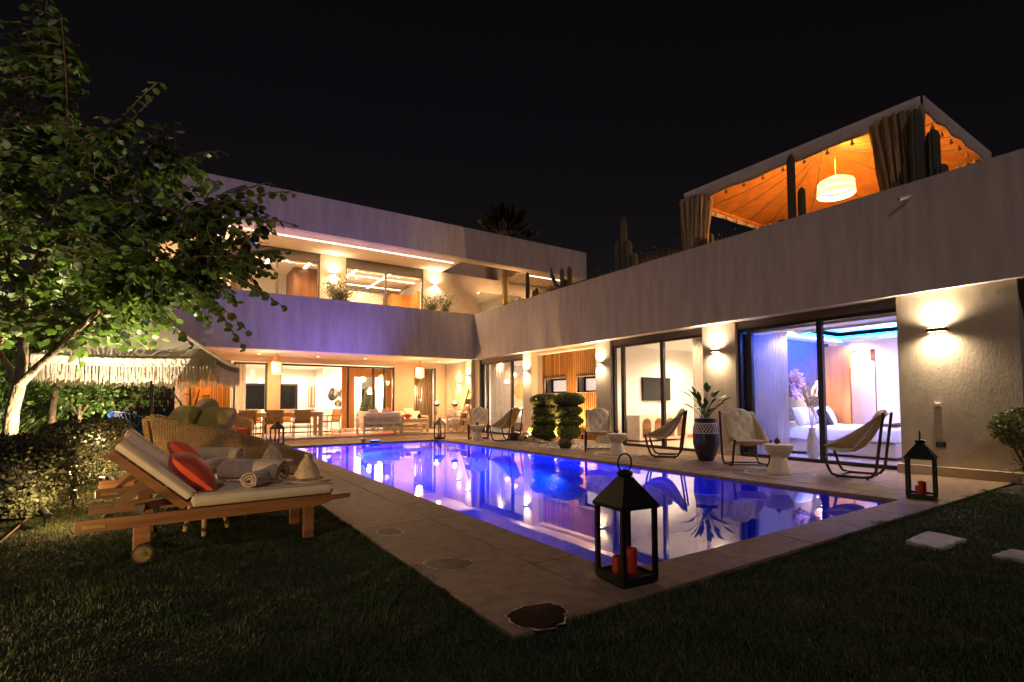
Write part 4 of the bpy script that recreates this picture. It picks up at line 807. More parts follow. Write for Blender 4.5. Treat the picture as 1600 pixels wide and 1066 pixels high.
b = MB(); b.grid(lambda u, v: (.36 * math.cos(.5 + u * 5.28) * (1 - .12 * (1 - v)), .36 * math.sin(.5 + u * 5.28) * (1 - .12 * (1 - v)), .04 + v * (.42 + .30 * math.sin(PI * u))), 25, 6); b.build('shell', 'rattan', t, smooth=True, solid=.03, ang=180)
MB().lathe([(.001, .30), (.30, .30), (.31, .34), (.29, .42), (.001, .43)], 24).build('seat_cushion', 'orange_cloth', t, smooth=True)
# hanging lanterns
def hang_lantern(x, y, label):
    t = thing('hanging_lantern', label, 'lantern', (x, y, 2.0), 0, 'brass hanging lanterns')
    MB().tube([(0, 0, .5), (0, 0, .66)], .006, 6).build('chain', 'brass', t); MB().lathe([(.15, .40), (.09, .44), (.07, .50), (.085, .52), (.05, .56), (.015, .60)], 16).build('dome', 'brass', t, smooth=True)
    for z in (.0, .20, .36): MB().lathe([(.165, z), (.175, z), (.175, z + .022), (.165, z + .022)], 24, ring=True).build('hoop', 'brass', t)
    for k in range(12): a = k * PI / 6; MB().tube([(.17 * math.cos(a), .17 * math.sin(a), .01), (.17 * math.cos(a), .17 * math.sin(a), .40)], .006, 5).build('bar', 'brass', t)
    MB().lathe([(.13, .04), (.14, .06), (.14, .34), (.13, .36)], 24).build('shade', 'lamp_shade', t, smooth=True)
    lamp('POINT', (x, y, 1.93), 5, (1, .5, .18), .1, t); lamp('POINT', (x - .22, y - .22, 2.2), 3, (1, .5, .18), .1, t)
hang_lantern(2.62, 17.3, 'brass hanging lantern above the dining table'); hang_lantern(7.45, 17.4, 'brass hanging lantern above the outdoor sofas')
# outdoor lounge
def bench(loc, rz, L, label, cushions, D=.72):
    t = thing('outdoor_sofa', label, 'sofa', (*loc, FZ), rz, 'pale wooden outdoor sofas')
    for x in (-L / 2, L / 2):
        for y in (-D / 2, D / 2): MB().box(x - .035, x + .035, y - .035, y + .035, 0, .62 if y < 0 else .56).build('leg', 'white_wood', t)
        MB().box(x - .03, x + .03, -D / 2 + .035, D / 2 - .035, .50, .56).build('arm', 'white_wood', t); MB().box(x - .02, x + .02, -D / 2 + .035, D / 2 - .035, .12, .17).build('side_rail', 'white_wood', t)
    for z in (.12, .32, .52): MB().box(-L / 2 + .035, L / 2 - .035, -D / 2 - .015, -D / 2 + .02, z, z + .06).build('back_rail', 'white_wood', t)
    for k in range(max(2, int(L / .42))): x = -L / 2 + (k + 1) * L / (max(2, int(L / .42)) + 1); MB().box(x - .03, x + .03, -D / 2 - .03, -D / 2 - .015, .10, .60).build('back_post', 'white_wood', t)
    MB().box(-L / 2 + .035, L / 2 - .035, -D / 2 + .03, D / 2, .24, .29).build('seat_frame', 'white_wood', t); MB().box(-L / 2 + .04, L / 2 - .04, -D / 2 + .04, D / 2 - .01, .29, .42).build('seat_cushion', 'white_cloth', t, bevel=.03)
    n = max(1, round(L / .7))
    for k in range(n): x0 = -L / 2 + .05 + k * (L - .1) / n; b = MB(); b.box(x0, x0 + (L - .1) / n - .01, -D / 2 + .04, -D / 2 + .17, .42, .72); b.build('back_cushion', 'white_cloth', t, bevel=.04)
    return t
bench((5.75, 16.72), 0, 1.3, 'pale wooden outdoor sofa with its open back to the pool', 2); bench((7.0, 18.2), PI, 1.9, 'long pale outdoor sofa against the wall behind the low table', 3); bench((8.55, 17.05), PI / 2, .8, 'pale wooden outdoor armchair beside the towel ladder', 1)
for i, (x, y, z, rz, m_, lb_) in enumerate(((5.5, 16.62, .66, .2, 'pillow_beige', 'beige pillow on the outdoor sofa by the pool'), (5.95, 16.62, .66, -.2, 'pillow_beige', 'pale pillow on the right of the outdoor sofa by the pool'), (6.5, 18.05, .66, .1, 'orange_cloth', 'rust red pillow on the long outdoor sofa'), (7.3, 18.05, .66, 0, 'white_cloth', 'white pillow on the long outdoor sofa'), (8.6, 17.05, .66, .5, 'pillow_beige', 'patterned pillow on the outdoor armchair'))):
    cushion('pillow', m_, (x, y, z + FZ), .36, .36, .14, rot=(1.2, 0, rz), label=lb_, group='terrace pillows', cat='pillow')
t = thing('coffee_table', 'low pale wooden coffee table with a shelf between the sofas', 'coffee table', (6.95, 16.95, FZ)); MB().box(-.55, .55, -.32, .32, .44, .48).build('table_top', 'white_wood', t)
for x in (-.5, .5):
    for y in (-.28, .28): MB().box(x - .035, x + .035, y - .035, y + .035, 0, .44).build('leg', 'white_wood', t)
MB().box(-.46, .46, -.28, .28, .12, .15).build('shelf', 'white_wood', t); MB().box(-.46, .46, -.3, -.27, .36, .44).build('apron', 'white_wood', t)
t = thing('bowl', 'red ceramic bowl on the low coffee table', 'bowl', (6.8, 16.9, FZ + .48)); MB().lathe([(.05, 0), (.06, .02), (.16, .12), (.165, .13), (.15, .125), (.001, .03)], 20).build('dish', 'red_ceramic', t, smooth=True)
b = MB(); [b.ellip((.06 * math.cos(k * 1.3), .06 * math.sin(k * 1.3), .13), (.045, .045, .045), 10, 7) for k in range(5)]; b.build('fruit', 'orange_cloth', t, smooth=True)
t = thing('vase', 'small dark round vase on the low coffee table', 'vase', (7.25, 16.95, FZ + .48)); MB().lathe([(.03, 0), (.07, .03), (.08, .08), (.05, .13), (.03, .15), (.035, .17)], 16).build('body', 'bronze', t, smooth=True); MB().lathe([(.03, .171), (.04, .172), (.04, .18), (.03, .18)], 12, ring=True).build('rim', 'brass', t)
def torch(loc, label):
    t = thing('fire_bowl', label, 'fire bowl', (*loc, FZ), 0, 'tripod fire bowls')
    for k in range(3): a = k * 2.094 + .5; MB().tube([(.22 * math.cos(a), .22 * math.sin(a), 0), (-.09 * math.cos(a), -.09 * math.sin(a), .92)], .015, 7).build('leg', 'bamboo', t, smooth=True)
    MB().lathe([(.05, .62), (.045, .65), (.04, .65)], 10).build('binding', 'rubber', t); MB().lathe([(.03, .88), (.11, .93), (.135, 1.0), (.125, 1.0), (.1, .95), (.001, .92)], 20).build('bowl', 'bronze', t, smooth=True)
    f = MB(); f.lathe([(.02, .96), (.05, 1.0), (.045, 1.04), (.02, 1.08), (.001, 1.11)], 12); f.build('flame', 'flame', t, smooth=True); lamp('POINT', (loc[0], loc[1], FZ + 1.16), 2.2, WARM, .05, t)
torch((8.55, 18.3), 'tripod bamboo fire bowl, the left of two against the lit wall'); torch((8.75, 17.15), 'tripod bamboo fire bowl, the right of two, nearer the towel ladder')
t = thing('towel_ladder', 'leaning wooden ladder hung with folded brown towels', 'ladder', (8.32, 15.95, 0), 0)
for y in (-.22, .22): MB().beam((0, y, 0), (.48, y * .8, 1.55), .035, .045).build('rail', 'bamboo', t)
for k in range(6): q = .12 + k * .16; MB().tube([(.48 * q, -.23 + .04 * q, 1.55 * q), (.48 * q, .23 - .04 * q, 1.55 * q)], .015, 7).build('rung', 'bamboo', t)
for k in range(4):
    q = .28 + k * .16; o = tag(MB().grid(lambda u, v: (.48 * q - .03 + .06 * abs(v - .5) * 2 * (1 if v > .5 else -1) * .6, -.17 + .34 * u, 1.55 * q + .02 - .16 * abs(2 * v - 1) + .004 * math.sin(u * 12)), 7, 9).build('folded_towel', 'brown_cloth' if k != 2 else 'pillow_beige', smooth=True, solid=.025), ('lowest', 'second lowest', 'second highest', 'highest')[k] + ' folded towel hanging on the leaning ladder', 'towel', 'towels on the ladder'); o.location = Vector((8.32, 15.95, 0)) * K
t = thing('easel_stool', 'folding bamboo stand at the foot of the towel ladder', 'stand', (8.1, 15.7, 0), .3)
for y in (-.12, .12): MB().tube([(-.16, y, 0), (.10, y, .5)], .014, 6).build('leg', 'bamboo', t); MB().tube([(.16, y * .8, 0), (-.10, y * .8, .5)], .014, 6).build('leg', 'bamboo', t)
MB().box(-.13, .13, -.16, .16, .49, .51).build('seat', 'canvas', t)
t = thing('small_planter', 'tiny brass cup on the far pool edge', 'cup', (4.35, 14.0, 0)); MB().lathe([(.045, 0), (.07, .1), (.062, .1), (.04, .02), (.001, .015)], 16).build('cup', 'brass', t, smooth=True); MB().lathe([(.05, .099), (.072, .1), (.072, .11), (.06, .11)], 16).build('rim', 'brass', t)
t = thing('flood_light', 'low dark floodlight on the far pool edge washing the balcony violet', 'floodlight', (4.65, 13.92, 0)); MB().box(-.14, .14, -.05, .05, .01, .05).build('housing', 'black_metal', t, bevel=.006); MB().box(-.12, .12, -.04, .045, .05, .053).build('lens', 'pool_lens', t)
lamp('SPOT', (4.5, 13.95, .1), 68, (.27, .19, 1), .05, t, (-.34, .66, 1.7), 92, .9)
rg = tag(MB().grid(lambda u, v: (4.1 + 2.2 * u, 16.45 + 1.1 * v, FZ + .006 + .003 * math.sin(20 * u)), 12, 6).build('rug', 'orange_cloth'), 'rust coloured woven rug lying between table and sofas', 'rug')
pbl = MB()
for i in range(160): pbl.m = Matrix.Translation((5.0 + random.gauss(0, .22), 18.6 + random.gauss(0, .12), FZ + random.uniform(.02, .12))); r = random.uniform(.02, .045); pbl.ellip((0, 0, 0), (r, r, r * .7), 6, 4)
tag(pbl.build('white_pebbles', 'cover_pale', smooth=True), 'heap of white pebbles by the glass door', 'pebbles', kind='stuff')
# ================================================================ ROOM CONTENTS
def curtain(name, a, b_, z0, z1, m_, label, n=12, amp=.035):
    a, b_ = Vector(a), Vector(b_); d = (b_ - a); s = Vector((-d.y, d.x)).normalized()
    q = MB(); q.grid(lambda u, v: (a.x + d.x * u + s.x * amp * math.sin(u * n * 2 * PI) * (.7 + .3 * v), a.y + d.y * u + s.y * amp * math.sin(u * n * 2 * PI) * (.7 + .3 * v), z0 + (z1 - z0) * v), n * 8 + 1, 5)
    return tag(q.build(name, m_, smooth=True, ang=180), label, 'curtain', 'curtains')
curtain('curtain', (9.62, 5.80), (9.62, 5.14), .03, 2.38, 'curtain_sheer', 'sheer pale curtain gathered at the left of the bedroom window', 13); curtain('curtain', (9.62, 7.25), (9.62, 6.72), .03, 2.55, 'curtain', 'grey curtain at the right of the television room window', 9)
curtain('curtain', (9.62, 15.95), (9.62, 14.5), .03, 2.55, 'curtain', 'long cream curtain in the window near the corner', 9, .06); curtain('curtain', (8.1, 19.45), (8.9, 19.45), .05, 2.45, 'curtain_brown', 'brown curtain behind the small terrace window', 9); curtain('curtain', (1.55, 19.4), (2.0, 19.4), .05, 2.45, 'curtain', 'pale curtain beside the timber slat screen', 6)
t = thing('bed', 'white bed with padded base in the lilac bedroom', 'bed', (11.45, 4.75, .02))
MB().box(-1.0, 1.0, -1.0, 1.0, .04, .30).build('base', 'white_cloth', t, bevel=.03); MB().box(-1.0, 1.0, 1.0, 1.09, .04, .62).build('headboard', 'white_cloth', t, bevel=.03)
b = MB(); b.grid(lambda u, v: ((u - .5) * 2.06, -1.03 + v * 2.0, .31 + .24 * (max(0, 1 - (2 * u - 1) ** 8) * max(0, 1 - (2 * v - 1) ** 10)) ** .5 + .012 * math.sin(u * 17 + v * 6) + .01 * math.sin(v * 23)), 25, 25); b.build('duvet', 'white_cloth', t, smooth=True, ang=180)
cushion('pillow', 'white_cloth', (10.95, 5.55, .74), .62, .44, .2, rot=(1.15, 0, 0), label='white pillow at the left head of the bed', cat='pillow', group='bed pillows'); cushion('pillow', 'white_cloth', (11.85, 5.55, .74), .62, .44, .2, rot=(1.15, 0, 0), label='white pillow at the right head of the bed', cat='pillow', group='bed pillows'); cushion('pillow', 'dark_cloth', (11.35, 5.32, .72), .42, .40, .16, rot=(1.1, .1, .2), label='black pillow propped on the bed', cat='pillow', group='bed pillows')
o = tag(MB().grid(lambda u, v: (11.1 + u * 1.2, 3.95 + v * .35 + .04 * math.sin(u * 9), .60 + .012 * math.sin(u * 25) + .01 * math.sin(v * 9)), 20, 6).build('bed_throw', 'dark_cloth', smooth=True, solid=.015), 'crumpled dark throw across the foot of the bed', 'throw')
t = thing('bedside_lamp', 'glowing woven pendant hanging beside the bed', 'pendant lamp', (11.68, 5.62, 1.18)); MB().lathe([(.03, 0), (.10, .03), (.12, .10), (.08, .2), (.03, .28), (.02, .33)], 20).build('shade', 'ember_shade', t, smooth=True); MB().tube([(0, 0, .33), (0, 0, 1.2)], .004, 5).build('cord', 'black_metal', t); lamp('POINT', (11.68, 5.55, 1.1), 3, WARM2, .05, t)
t = thing('feather_headdress', 'round pink feather headdress on the dark bedroom wall', 'wall ornament', (10.98, 5.82, 1.42)); MB().tube([(0, 0, 0), (0, -.05, 0)], .12, 20).build('centre', 'white_cloth', t)
n = 700; a = RNG.uniform(0, 2 * PI, n); r0 = RNG.uniform(.08, .22, n); p = np.stack([r0 * np.cos(a), -.05 - RNG.uniform(0, .08, n), r0 * np.sin(a)], 1); ax = np.stack([np.cos(a), -RNG.uniform(.1, .6, n), np.sin(a)], 1) + RNG.normal(size=(n, 3)) * .2
np_mesh('feathers', leaves(p, ax, RNG.normal(size=(n, 3)), RNG.uniform(.08, .15, n), width=.35), OVAL_F, 'pink_feather', t, 'stuff')
t = thing('dried_grass_vase', 'tall dried pampas stems standing before the sheer bedroom curtain', 'dried flowers', (9.85, 4.85, .02)); MB().lathe([(.07, 0), (.1, .05), (.09, .35), (.05, .5), (.06, .55)], 16).build('vase', 'cover_pale', t, smooth=True)
for k in range(9): a = k * .7; MB().tube([(0, 0, .4), (.05 * math.cos(a), .05 * math.sin(a), .9), (.16 * math.cos(a), .16 * math.sin(a), 1.3 + .04 * (k % 3))], .004, 5).build('stem', 'pampas', t)
n = 900; k = RNG.integers(0, 9, n); q = RNG.uniform(.1, 1, n); a = k * .7; p = np.stack([(.05 + .11 * q) * np.cos(a), (.05 + .11 * q) * np.sin(a), .9 + .42 * q], 1); np_mesh('plumes', leaves(p, RNG.normal(size=(n, 3)) + np.array([0, 0, 1.2]), RNG.normal(size=(n, 3)), RNG.uniform(.03, .07, n), width=.2), OVAL_F, 'pampas', t, 'stuff')
for k in range(5): 
    o = tag(MB().box(13.0, 13.2, 4.62, 4.86, 1.0 + k * .05, 1.045 + k * .05).build('folded_towel', 'white_cloth', bevel=.012), ('lowest', 'second', 'middle', 'fourth', 'topmost')[k] + ' white folded towel in the pile on the wardrobe shelf', 'towel', 'towels piled on the wardrobe shelf')
t = thing('television', 'dark flat television on the white wall', 'television', (11.22, 9.68, 1.43)); MB().box(-.56, .56, -.04, .03, -.32, .32).build('case', 'black_metal', t, bevel=.006); MB().box(-.545, .545, -.043, -.041, -.305, .305).build('screen', 'screen', t)
t = thing('sideboard', 'pale wooden sideboard with arched doors below the television', 'sideboard', (11.0, 9.45, .02)); MB().box(-.95, .95, -.22, .22, .05, .70).build('case', 'white_wood', t, bevel=.01)
for k in range(4):
    x = -.69 + k * .46; pts = [(x - .16, .12), (x + .16, .12)] + [(x + .16 * math.cos(q * PI / 10), .46 + .16 * math.sin(q * PI / 10)) for q in range(11)]; b = MB(); n = len(pts)
    b.add([(px_, -.221, pz) for px_, pz in pts] + [(px_, -.235, pz) for px_, pz in pts], [tuple(range(n)), tuple(reversed(range(n, 2 * n)))] + [(i, (i + 1) % n, n + (i + 1) % n, n + i) for i in range(n)]); b.build('arched_door', 'teak', t)
t = thing('bed', 'low bed with white linen in the television room', 'bed', (11.7, 7.2, .02)); MB().box(-.9, .9, -.8, .8, .04, .3).build('base', 'brown_wood', t, bevel=.02); MB().box(-.92, .92, -.82, .82, .3, .52).build('mattress', 'white_cloth', t, bevel=.06)
t = thing('woven_disc', 'round woven orange disc on the wall near the corner', 'wall ornament', (11.75, 17.18, 1.55)); b = MB(); b.tube([(0, 0, 0), (0, -.03, 0)], .62, 40); b.build('fringe_ring', 'rattan_disc', t, smooth=True); MB().tube([(0, -.03, 0), (0, -.05, 0)], .33, 40).build('centre', 'orange_wood', t, smooth=True)
t = thing('bed', 'bright white bed below the woven disc', 'bed', (11.5, 16.0, .02)); MB().box(-1.0, 1.0, -.9, .9, .04, .3).build('base', 'brown_wood', t, bevel=.02); MB().box(-1.02, 1.02, -.92, .92, .3, .62).build('mattress', 'white_cloth', t, bevel=.08)
# living room
t = thing('living_room_sofa', 'long white sofa with dark cushions below the living room windows', 'sofa', (4.0, 23.6, .04)); MB().box(-1.8, 1.8, -.45, .45, .1, .42).build('seat', 'white_cloth', t, bevel=.04); MB().box(-1.8, 1.8, .25, .45, .42, .8).build('backrest', 'white_cloth', t, bevel=.04); MB().box(-1.95, -1.8, -.45, .45, .1, .6).box(1.8, 1.95, -.45, .45, .1, .6).build('arms', 'white_cloth', t, bevel=.03)
for i, (x, m_, l_) in enumerate(((2.6, 'dark_cloth', 'leftmost dark cushion on the white living room sofa'), (3.6, 'pillow_beige', 'beige cushion on the white living room sofa'), (4.3, 'dark_cloth', 'black cushion in the middle of the white living room sofa'), (5.0, 'orange_cloth', 'rust cushion on the white living room sofa'))): cushion('cushion', m_, (x, 23.7, .66), .42, .38, .14, rot=(1.2, 0, 0), label=l_, group='living room cushions')
for i, (x, z, r, l_) in enumerate(((5.78, 1.48, .22, 'largest pebble shaped mirror, left of the group'), (6.2, 1.56, .2, 'pebble shaped mirror at the upper right of the group'), (5.98, 1.08, .13, 'small pebble shaped mirror at the bottom of the group'), (6.44, 1.12, .17, 'pebble shaped mirror at the lower right of the group'))):
    t = thing('wall_mirror', l_, 'mirror', (x, 22.88, z), 0, 'pebble shaped mirrors'); pts = [(r * (1 + .15 * math.sin(2 * a + i)) * math.cos(a), 1.2 * r * (1 + .12 * math.cos(3 * a + i)) * math.sin(a)) for a in [k * PI / 14 for k in range(28)]]
    for nm, m_, s_, y0, y1 in (('frame', 'bronze', 1.05, .0, .02), ('glass', 'mirror', 1, -.004, -.002)): b = MB(); b.add([(x_ * s_, y0, z_ * s_) for x_, z_ in pts] + [(x_ * s_, y1, z_ * s_) for x_, z_ in pts], [tuple(range(28)), tuple(reversed(range(28, 56)))] + [((k + 1) % 28, k, 28 + k, 28 + (k + 1) % 28) for k in range(28)]); b.build(nm, m_, t)
t = thing('wall_art', 'tall ribbed brass panel on the living room wall', 'wall art', (5.3, 24.42, 1.42)); MB().box(-.24, .24, 0, .06, -.44, .44).build('backing', 'brass', t)
for k in range(6): MB().box(-.22 + k * .075, -.17 + k * .075, -.05, 0, -.43, .43).build('fin', 'brass' if k % 2 else 'cover_pale', t)
t = thing('console_table', 'stone console with brass panel below the pebble mirrors', 'console', (5.98, 22.6, .04)); MB().box(-.55, .6, -.2, .2, .76, .8).build('table_top', 'cover_pale', t); MB().box(-.5, .1, -.15, .15, 0, .76).build('pedestal', 'cover_pale', t); MB().box(.1, .5, -.16, .16, 0, .76).build('front_panel', 'orange_wood', t)
def pend(x, y, z, label, pw=5):
    t = thing('pendant_lamp', label, 'pendant lamp', (x, y, z), 0, 'glass pendant lamps'); MB().lathe([(.05, 0), (.12, .05), (.14, .12), (.09, .2), (.03, .28)], 18).build('shade', 'lamp_shade', t, smooth=True); MB().tube([(0, 0, .28), (0, 0, 2.6 - z)], .005, 5).build('cord', 'black_metal', t); lamp('POINT', (x, y, z - .08), pw, WARM2, .06, t)
pend(8.0, 19.35, 1.6, 'glass pendant lamp in the small terrace window'); pend(6.75, 20.9, 1.45, 'lower of the pendant lamps in the hall'); pend(7.2, 21.2, 1.7, 'right pendant lamp in the hall'); pend(6.6, 21.4, 2.0, 'highest of the pendant lamps in the hall')
t = thing('christmas_tree', 'dark conical tree standing in the hall', 'tree', (7.0, 22.0, .04)); MB().tube([(0, 0, 0), (0, 0, .3)], .05, 8).build('trunk', 'bark', t); n = 2500; q = RNG.uniform(0, 1, n); a = RNG.uniform(0, 2 * PI, n); r = .5 * (1 - q) * RNG.uniform(.5, 1, n); np_mesh('foliage', leaves(np.stack([r * np.cos(a), r * np.sin(a), .25 + 1.5 * q], 1), np.stack([np.cos(a), np.sin(a), 0 * a - .3], 1), RNG.normal(size=(n, 3)), np.full(n, .09), width=.3), OVAL_F, 'leaf_palm', t, 'stuff')
t = thing('armchair', 'pale round armchair just inside the glass door', 'armchair', (6.4, 19.8, .04)); b = MB(); b.grid(lambda u, v: (.40 * math.cos(-.6 + u * 4.4), .40 * math.sin(-.6 + u * 4.4), .1 + .62 * v), 21, 4); b.build('shell', 'white_cloth', t, smooth=True, solid=.1); MB().lathe([(.001, .05), (.36, .05), (.36, .42), (.33, .46), (.001, .46)], 24).build('seat', 'white_cloth', t, smooth=True)
# ================================================================ ROOF TERRACE
TX0, TX1, TY0, TY1, TZ = 9.8, 13.2, 3.0, 7.5, 5.80; TA = Vector((11.5, 5.25, 6.55))
t = thing('tent', 'square fabric tent glowing orange on the roof terrace', 'tent', (11.5, 5.25, 3.9))
cr = [Vector((TX0, TY0, TZ)), Vector((TX1, TY0, TZ)), Vector((TX1, TY1, TZ)), Vector((TX0, TY1, TZ))]
for k in range(4):
    a, b_ = cr[k], cr[(k + 1) % 4]; nrm = Vector(((a + b_).x / 2 - TA.x, (a + b_).y / 2 - TA.y, 0)).normalized()
    def fn(u, v, dz=0, a=a, b_=b_): p = a.lerp(b_, u); q = TA.lerp(p, v); q.z -= .10 * math.sin(PI * v) + .02 * math.sin(u * 26) * v + dz; return q
    MB().grid(lambda u, v: fn(u, v, .02), 33, 12).build('lining', 'tent_in', t, smooth=True, w=True, ang=180); MB().grid(lambda u, v: fn(u, v, -.03), 17, 8).build('roof_panel', 'tent_out', t, smooth=True, w=True, ang=180)
    for uu in (0, .25, .5, .75): MB().tube([fn(uu, v / 8, .03) for v in range(9)], .012, 5).build('seam', 'drape', t, w=True)
    MB().grid(lambda u, v: a.lerp(b_, u) + nrm * (.03 + .012 * math.sin(u * 30) * v) + Vector((0, 0, .10 - .27 * v - .025 * math.sin(u * PI * 4) ** 2 * v)), 65, 4).build('valance', 'tent_out', t, smooth=True, w=True, solid=.01, ang=180)
    MB().beam(a + Vector((0, 0, -.06)), b_ + Vector((0, 0, -.06)), .05, .07).build('eave_beam', 'drape' if k != 2 else 'tent_in', t, w=True)
    n = 11 if k % 2 else 8
    for i in range(n): p = a.lerp(b_, (i + .5) / n) - nrm * .06 + Vector((0, 0, -.20)); MB().lathe([(.006, .06), (.022, .05), (.014, .035), (.035, -.01), (.03, -.035)], 8, (p.x, p.y)).build('tassel', 'drape', t, w=True).location.z = (p.z) * K
for p in cr: MB().tube([(p.x, p.y, 3.9), p - Vector((0, 0, .05))], .04, 8).build('post', 'drape', t, w=True)
def drape(x, y, z0, z1, r0, r1, parent, lean):
    def fn(u, v):
        a = 2 * PI * u; q = 1 - v; r = r0 * q ** .7 + r1 * (1 - q ** .7); k = 1 + .15 * math.sin(17 * a + 2 * q + math.sin(5 * q)) + .10 * math.sin(31 * a + 3 * q)
        return (x + lean[0] * q + r * k * math.cos(a), y + lean[1] * q + r * 1.25 * k * math.sin(a), z0 + (z1 - z0) * q)
    MB().grid(fn, 160, 16, True).build('drape', 'drape', parent, smooth=True, w=True, ang=180)
for x, y, lean in ((TX0 + .05, TY0 + .28, (0, .1)), (TX0 + .05, TY1 - .2, (0, -.05)), (TX1 - .1, TY0 + .2, (0, 0)), (TX1 - .1, TY1 - .2, (0, 0))): drape(x, y, 3.95, TZ - .10, .26, .13, t, lean)
p = thing('tent_lamp', 'white woven drum lamp glowing under the tent', 'pendant lamp', (11.1, 4.85, 5.14))
for z0, z1, r in ((.09, .20, .34), (.23, .36, .33)): MB().lathe([(r - .02, z0), (r, z0 + .01), (r, z1 - .01), (r - .02, z1), (r - .03, z1 - .01), (r - .03, z0 + .01)], 32, ring=True).build('shade', 'pendant_glow', p, smooth=True)
MB().lathe([(.31, .37), (.2, .43), (.03, .50)], 24).build('crown', 'pendant_glow', p, smooth=True); MB().tube([(0, 0, .50), (0, 0, 1.25)], .008, 6).build('cord', 'drape', p)
lamp('POINT', (11.1, 4.85, 5.02), 14, (1, .52, .16), .15, p); lamp('POINT', (11.1, 4.85, 5.86), 7, (1, .5, .14), .1, p)
# ---- column cacti behind the band
def column(b, base, h, r, lean=(0, 0)):
    def fn(u, v):
        a = 2 * PI * u; k = 1 + .13 * math.cos(9 * a); z = h * v; rr = r * (1 if v < .86 else math.sqrt(max(.002, 1 - ((v - .86) / .14) ** 2))) * (.85 + .15 * min(1, v * 5))
        return (base[0] + lean[0] * v + rr * k * math.cos(a), base[1] + lean[1] * v + rr * k * math.sin(a), base[2] + z)
    b.grid(fn, 54, 22, True)
def cactus(loc, cols, label, arms=()):
    t = thing('column_cactus', label, 'cactus', loc, 0, 'column cacti on the roof terrace')
    for (dx, dy, h, r) in cols: b = MB(); column(b, (dx, dy, 0), h, r); b.build('column', 'cactus', t, smooth=True, ang=80)
    for pts, r in arms: MB().tube(pts, [r * .8] + [r] * (len(pts) - 2) + [r * .4], 12).build('arm', 'cactus', t, smooth=True)
ZC = 4.12
def at(u, X=9.6): return PX(u, 400, X).y
cactus((9.58, at(1440), ZC), [(0, 0, 1.52, .085), (.12, -.17, 1.15, .08), (.1, -.26, .55, .08), (.05, .15, .7, .07), (-.02, .3, .45, .07)], 'tall column cactus in front of the right tent drape')
cactus((9.6, at(1240), ZC), [(0, 0, 1.62, .065), (.1, -.13, .95, .06), (0, .2, .42, .06)], 'slim column cactus left of the glowing drum lamp')
cactus((9.6, at(1092), ZC), [(0, 0, .62, .06), (.05, -.12, .55, .06), (.1, -.25, .62, .05), (.06, .15, .45, .06)], 'cluster of short column cacti at the left tent drape')
cactus((9.6, at(975), ZC), [(0, 0, 1.75, .085), (.02, -.15, 1.1, .08), (-.03, .16, 1.2, .08), (.08, -.28, .75, .08)], 'dark tall column cactus standing alone left of the tent')
cactus((9.6, at(882), ZC), [(0, 0, .62, .07), (.06, .2, 1.0, .06), (0, -.22, .95, .065)], 'forked cactus at the left against the dark roof fascia', [([(0, .1, .3), (0, .4, .5), (0, .62, .85), (0, .66, 1.1)], .06)])
cactus((9.6, at(824), ZC), [(0, 0, 1.25, .06), (.05, -.28, .6, .05), (0, -.5, .62, .05), (0, .25, .42, .05)], 'thin column cactus nearest the palm, in front of the lit balcony')
for i, (u0, u1, n, h, m_, l_) in enumerate(((1000, 1065, 420, .42, 'dry_grass', 'clump of dry grass left of the tent'), (925, 960, 200, .3, 'dry_grass', 'low dry grass clump left of the tall dark cactus'), (785, 815, 300, .42, 'reed', 'feathery grass clump next to the palm planter'), (838, 872, 320, .5, 'dry_grass', 'flowering dry grass clump beside the forked cactus'), (1110, 1150, 160, .25, 'dry_grass', 'low grass clump under the left of the tent'))):
    y1, y0 = at(u0), at(u1); base = np.stack([9.55 + RNG.normal(size=n) * .1, RNG.uniform(y0, y1, n), np.full(n, ZC)], 1); V, F = blades(base, RNG.uniform(.5, 1, n) * (h + .2), np.full(n, .006), RNG.uniform(.1, .7, n), seg=3)
    t = thing('grass_clump', l_, 'grass', (9.55, (y0 + y1) / 2, ZC), 0, 'grass clumps on the roof edge'); np_mesh('blades', V, F, m_, t, 'stuff', off=ROOT[t.name])
    p = base[: n // 8] + np.stack([RNG.normal(size=n // 8) * .1, RNG.normal(size=n // 8) * .15, RNG.uniform(.5, 1, n // 8) * (h + .25)], 1); np_mesh('seed_heads', leaves(p, RNG.normal(size=p.shape), RNG.normal(size=p.shape), np.full(len(p), .05), width=.5), OVAL_F, m_, t, 'stuff', off=ROOT[t.name])
